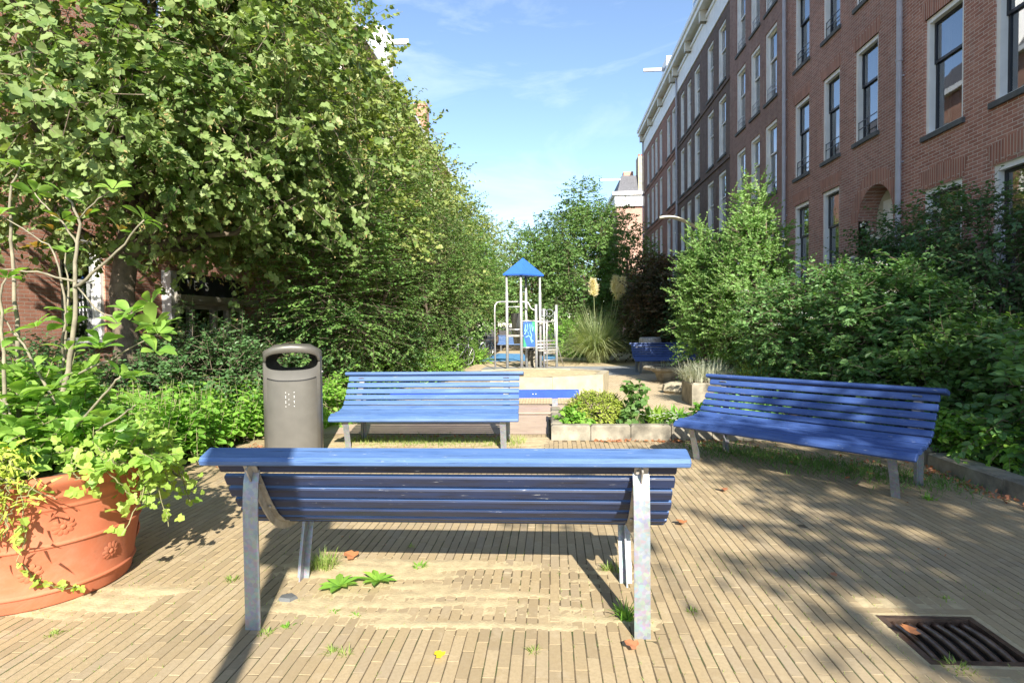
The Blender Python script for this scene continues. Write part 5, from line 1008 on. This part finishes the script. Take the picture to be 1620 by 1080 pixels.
wh = [(e, .105, 0) for e in ends]+[(fy(x, y, Y), s_, k) for x, y, Y, s_, k in
      [(r.uniform(-40, 260), r.uniform(490, 600), r.uniform(2.85, 3.4), .12, 0) for _ in range(17)]+[(r.uniform(-50, 190), r.uniform(600, 700), r.uniform(2.75, 3.2), .13, 0) for _ in range(13)]+[(r.uniform(10, 190), r.uniform(295, 420), r.uniform(3.1, 3.4), .085, 2) for _ in range(9)]+[(r.uniform(-30, 200), r.uniform(520, 600), r.uniform(3.0, 3.3), .07, 2) for _ in range(4)]]
nl = 0
for c, s_, k in wh:
    n_ = int(r.integers(5, 8)); ax = unit(np.array([r.normal()*.35, r.normal()*.35, 1.])); a0 = r.uniform(0, 6)
    for i in range(n_):
        if nl >= 298: break
        an = a0+i*2*math.pi/n_+r.normal()*.15; u_ = unit(np.cross(ax, [0, 1, 0])); v_ = np.cross(ax, u_); d = unit(u_*math.cos(an)+v_*math.sin(an)+ax*r.uniform(.05, .55)); nn = unit(ax-d*(ax@d)+r.normal(size=3)*.12); nn = unit(nn-d*(nn@d)); sd = np.cross(nn, d); L = s_*r.uniform(.65, 1.1); b = c-off+d*.012
        o = bpy.data.objects.new('leaf', lme[k if k == 2 and r.uniform() < .6 else int(r.integers(0, 2))]); COL.objects.link(o); o.parent = ps; o.matrix_local = Matrix(((d[0]*L, sd[0]*L, nn[0]*L, b[0]), (d[1]*L, sd[1]*L, nn[1]*L, b[1]), (d[2]*L, sd[2]*L, nn[2]*L, b[2]), (0, 0, 0, 1))); nl += 1
# dense lower foliage of the pot
shrub('pot_underplanting', (PT[0], PT[1], .6), [(-.1, .1, .25, .55, .45, .32), (.15, -.1, .12, .5, .45, .18)], 130, M['potleaf'], M['twiggreen'], 'dense low leaves filling the terracotta pot under the stems', 'plant', None, 6, 160, **dict(rb, L=.10, tl=.16, lpt=7))
# trailing ivy over the right rim and jasmine over the front
def trailing(name, label, cat, paths, mat, L, shape, per, jit, seed, flower=None, W=1.0):
    r = np.random.default_rng(seed); root = empty(name, (PT[0], PT[1], .6)); tag(root, label, cat); P = []; tw = MB()
    for pth in paths:
        Q = np.array(pth, float); t = np.linspace(0, 1, len(Q)); tt = np.linspace(0, 1, per); q = np.stack([np.interp(tt, t, Q[:, k]) for k in range(3)], 1); q += r.normal(size=q.shape)*.008; tw.tube(q-off, .0028, 4); P.append(q+r.normal(size=q.shape)*jit)
    tw.build('vines', M['twiggreen'], root); P = np.concatenate(P)-off; n_ = len(P); v, f = leaves(P, r.normal(size=(n_, 3))+np.array([.3, -.4, -.5]), r.normal(size=(n_, 3))*.45+np.array([.2, -.75, .8]), L*r.uniform(.6, 1.25, n_), W, shape); npmesh('foliage', v, f, mat, root, 'stuff')
    if flower is not None:
        k = r.choice(n_, flower, replace=False); Pf = np.repeat(P[k]+np.array([.0, -.02, .02]), 5, 0); an = np.tile(np.arange(5)*1.2566, flower); v, f = leaves(Pf, np.stack([np.cos(an), np.full(len(an), -.2), np.sin(an)], 1), np.tile([[.1, -1, .4]], (len(an), 1)), .022, 1.0, 'kite'); npmesh('flowers', v, f, M['petalyellow'], root, 'stuff')
c3 = lambda a_, rr_, z: (PT[0]+rr_*math.cos(a_), PT[1]+rr_*math.sin(a_), z); pths = []
for i in range(19):
    a_ = r.uniform(-.55, .8); l = r.uniform(.05, .40) if a_ > -.3 else r.uniform(-.06, .05); e = r.uniform(.0, .16)
    pths.append([c3(a_, .25, .76), c3(a_+r.normal()*.1, .5, .80+r.uniform(0, .06)), c3(a_+r.normal()*.1, .63+e*.5, .72), c3(a_+r.normal()*.15, .65+e, .72-l)])
trailing('trailing_ivy', 'pale green ivy hanging over the right rim of the pot', 'ivy', pths, M['ivy'], .055, 'lobed', 26, .045, 3)
pths = []
for i in range(64):
    a_ = r.uniform(-1.95, -1.0); l = r.uniform(.05, .24); pths.append([c3(a_, .35, .76), c3(a_+r.normal()*.1, .56, .82), c3(a_+r.normal()*.1, .66, .72), c3(a_+r.normal()*.12, .67, .70-l)])
trailing('trailing_jasmine', 'thin-leaved trailing plant with yellow flowers over the front of the pot', 'plant', pths, M['yellowbush'], .055, 'blade', 38, .045, 4, 26, .20)
v1 = [[c3(-.93, .64, .70), c3(-.92, .56, .48), c3(-.95, .53, .28), c3(-.85, .49, .16), c3(-.65, .50, .10), c3(-.50, .50, .08)]]
trailing('ivy_strand', 'single thin ivy strand running down the front of the pot', 'ivy', v1, M['ivy'], .045, 'lobed', 22, .012, 6)

# ------------------------------------------------------------------ small growth on the paving
r = np.random.default_rng(99)
for px_, py_, lb in ((537, 930, 'left lupin-like rosette growing under the nearest bench'), (597, 922, 'right lupin-like rosette growing under the nearest bench')):
    p = gp(px_, py_); root = empty('leaf_rosette', (p[0], p[1], 0)); tag(root, lb, 'weed', 'leaf rosettes on the paving'); k = 9; an = np.arange(k)*2*math.pi/k+r.uniform(0, 1); 
    me = bpy.data.meshes.new('leaf'); V = lt.copy(); V[:, 1] *= .62; me.from_pydata((V*.125).tolist(), [], lfc.tolist()); me.materials.append(M['nettle'])
    for a_ in an:
        o = bpy.data.objects.new('leaf', me); COL.objects.link(o); o.parent = root; o.rotation_euler = (r.normal()*.15, -r.uniform(.15, .45), a_); o.location = (0, 0, .012); s_ = r.uniform(.8, 1.1); o.scale = (s_,)*3
    m = MB(); m.tube([(0, 0, -.01), (0, 0, .02)], [.006, .009], 6); m.build('crown_bud', M['nettle'], root)
def weed(px_, py_, n_, rad, lmin, lmax, w, lb, mat='grass', arch=.9):
    p = gp(px_, py_); return tuft('weed_tuft', (p[0], p[1], 0), n_, rad, lmin, lmax, w, M[mat], lb, 'weed', 'weeds in the paving joints', arch, int(px_*3+py_))
for a_ in ((512, 897, 160, .07, .06, .15, .006, 'large grass tuft at the left front leg of the nearest bench'), (990, 978, 60, .03, .06, .14, .010, 'leafy weed at the foot of the right post of the nearest bench', 'nettle'), (962, 900, 50, .03, .03, .07, .008, 'small weed left of the right front leg of the nearest bench'), (978, 905, 16, .015, .10, .17, .004, 'thin grass beside the right front leg of the nearest bench'),
           (367, 918, 30, .03, .03, .06, .008, 'small weed left of the left post of the nearest bench'), (663, 897, 40, .03, .03, .07, .010, 'small weed in the shadow edge under the nearest bench', 'nettle'), (420, 1003, 26, .03, .02, .05, .008, 'small weed right of the foot of the left post'), (453, 992, 26, .02, .02, .05, .010, 'tiny weed between the left post and the rosettes', 'nettle'),
           (525, 1032, 26, .02, .03, .06, .006, 'tiny grass in the paving joint in front of the bench, left'), (545, 1035, 24, .02, .03, .06, .006, 'tiny grass in the paving joint in front of the bench, beside another tuft'), (844, 1030, 24, .02, .03, .06, .005, 'tiny grass in the paving joint in front of the bench, middle'), (1095, 968, 26, .03, .02, .05, .006, 'flat weed on the paving right of the right post'),
           (85, 1003, 40, .03, .02, .04, .008, 'moss-like tuft in front of the terracotta pot'), (1470, 790, 40, .04, .03, .08, .012, 'weed at the foot of the right bench', 'nettle'), (1515, 1056, 70, .06, .02, .06, .006, 'grass growing along the near edge of the drain cover'), (650, 865, 20, .02, .02, .05, .006, 'tiny weed in the bench shadow'), (528, 968, 18, .02, .02, .04, .009, 'tiny weed below the left rosette', 'nettle'), (565, 973, 18, .02, .02, .04, .009, 'tiny weed below the right rosette', 'nettle'), (1500, 948, 20, .03, .02, .04, .008, 'small weed above the drain cover')):
    weed(*a_)
# moss and short grass in the joints, under the benches and along the edges: uncountable
def scatter_grass(n_, xf, L, w, mat, seed, name, label):
    r = np.random.default_rng(seed); P = np.array([xf(r) for _ in range(n_)]); D = np.stack([r.normal(size=n_)*.45, r.normal(size=n_)*.45, np.ones(n_)], 1); v, f = leaves(P, D, r.normal(size=(n_, 3))*np.array([1, 1, .1]), L*r.uniform(.4, 1.3, n_), w, 'blade'); o = npmesh(name, v, f, M[mat], None, 'stuff'); o['label'] = label; o['category'] = 'grass'
def jx(r):
    i = r.integers(0, nc); return np.array([PX0+i*(BW+JT), 1.9+(r.uniform()**1.6)*5.2, -.008])
pm = r.uniform(0, 6, 8)
def jx2(r):
    while True:
        p = jx(r); q = math.sin(p[0]*1.7+pm[0])+math.sin(p[1]*2.3+pm[1])+math.sin(p[0]*5.1+p[1]*3+pm[2])
        if q > r.uniform(-.6, 2.4) and not (GX0 < p[0] < GX1 and GY0 < p[1] < GY1): return p
scatter_grass(5200, jx2, .022, .14, 'grass', 12, 'joint_moss', 'short moss and grass growing in the joints of the paving')
scatter_grass(2600, lambda r: np.array([r.uniform(-2.55, -.3), 7.25+r.normal()*.16, -.004]), .06, .10, 'grass', 13, 'bench_grass', 'thin grass growing under the light blue bench')
a3, b3 = np.array([1.75, 7.0]), np.array([3.55, 5.35])
scatter_grass(5200, lambda r: np.array([*(a3+(b3-a3)*r.uniform()+r.normal(size=2)*.22), -.004]), .055, .12, 'hornbeam', 14, 'bench_grass', 'shaded grass growing under the right blue bench')
# fallen leaves, the large ones singly
for px_, py_, s_, lb in ((1142, 775, .085, 'orange brown fallen leaf on the paving right of the nearest bench'), (1083, 832, .075, 'orange brown fallen leaf touching the right end of the nearest bench'), (1440, 1008, .07, 'orange fallen leaf lying on the drain cover edge'), (1008, 1030, .06, 'pale orange fallen leaf at the foot of the right bench post'), (562, 886, .085, 'dark red fallen leaf at the shadow edge under the nearest bench'), (700, 1045, .045, 'small yellow fallen leaf in front of the nearest bench'), (1312, 912, .05, 'brown fallen leaf in the dappled shade')):
    p = gp(px_, py_); v, f = leaves(np.array([[0, 0, .012]]), np.array([[math.cos(px_), math.sin(px_), .12]]), np.array([[.25, -.3, 1.]]), s_, 1.15, 'lobed'); V = v.copy(); V[:, 2] += .25*np.abs(V[:, 0])+.004; o = npmesh('fallen_leaf', V, f, M['petalyellow'] if 'yellow' in lb else M['deadleaf']); o.location = (p[0], p[1], .003); tag(o, lb, 'leaf', 'fallen leaves')
def litter(n_, xf, seed, label, L=.05):
    r = np.random.default_rng(seed); P = np.array([xf(r) for _ in range(n_)]); v, f = leaves(P, r.normal(size=(n_, 3))*np.array([1, 1, .25]), r.normal(size=(n_, 3))*.5+np.array([0, 0, 1]), L*r.uniform(.5, 1.2, n_), .75, 'oval'); o = npmesh('leaf_litter', v, f, M['deadleaf'], None, 'stuff'); tag(o, label, 'leaf litter')
litter(150, lambda r: np.array([r.uniform(.55, 2.1), 7.33-abs(r.normal())*.07, .008+abs(r.normal())*.01]), 1, 'strip of brown fallen leaves along the flower bed edging')
litter(150, lambda r: np.array([3.70-abs(r.normal())*.07, r.uniform(4.2, 6.0), .008+abs(r.normal())*.01]), 2, 'brown fallen leaves along the stone kerb')
litter(110, lambda r: np.array([*(a3+(b3-a3)*r.uniform()+r.normal(size=2)*.25+np.array([.15, .15])), .01+abs(r.normal())*.01]), 3, 'brown fallen leaves under the right bench')
litter(130, lambda r: np.array([r.uniform(-2.4, -.6), 7.5+r.normal()*.06, .008+abs(r.normal())*.012]), 4, 'brown fallen leaves under the light blue bench')
litter(240, lambda r: np.array([-3.4+r.normal()*.14, 6.5+r.normal()*.25, .01+abs(r.normal())*.02]), 5, 'rust brown leaf heap left of the litter bin', .045)
litter(90, lambda r: np.array([r.uniform(-3.6, 3.6), r.uniform(3.5, 7.2), .008]), 6, 'scattered tiny leaf scraps over the paving', .022)
p = gp(455, 947); m = MB(); m.add([(-.045, -.03, -.005), (.03, -.04, -.005), (.055, .01, -.005), (.01, .045, -.005), (-.05, .02, -.005), (-.035, -.02, .014), (.025, -.03, .013), (.042, .01, .012), (.008, .033, .015), (-.038, .014, .013)], [(5, 6, 7, 8, 9)]+[(i, (i+1) % 5, (i+1) % 5+5, i+5) for i in range(5)]); o = m.build('slate_chip', M['stone']); o.location = (p[0], p[1], .004); tag(o, 'flat blue grey stone chip on the sand by the left post', 'stone')
# ------------------------------------------------------------------ tree behind the viewer whose crown dapples the right half of the square
tree('plane_tree', (8.1, -3.2, 0), 10.5, .18, [(0, 0, 7.6, 1.9, 2.3, 2.1)], 230, M['linden'], M['bark'], 'second tree behind the viewer shading the right shrubs', 'tree', None, 18, 172, zmin=4, shell=.2, lump=.3, **dict(mid, lpt=8, L=.16))
tree('plane_tree', (5.15, -4.6, 0), 8.6, .16, [(0, 0, 5.8, 1.7, 1.9, 1.2), (1.3, .3, 6.9, 1.3, 1.5, 1.0), (-.9, 0, 4.9, .9, 1.2, .7)], 210, M['linden'], M['bark'], 'tree behind the viewer shading the right half of the square', 'tree', None, 22, 171, zmin=3.2, shell=.2, lump=.3, **dict(mid, lpt=8, L=.15))
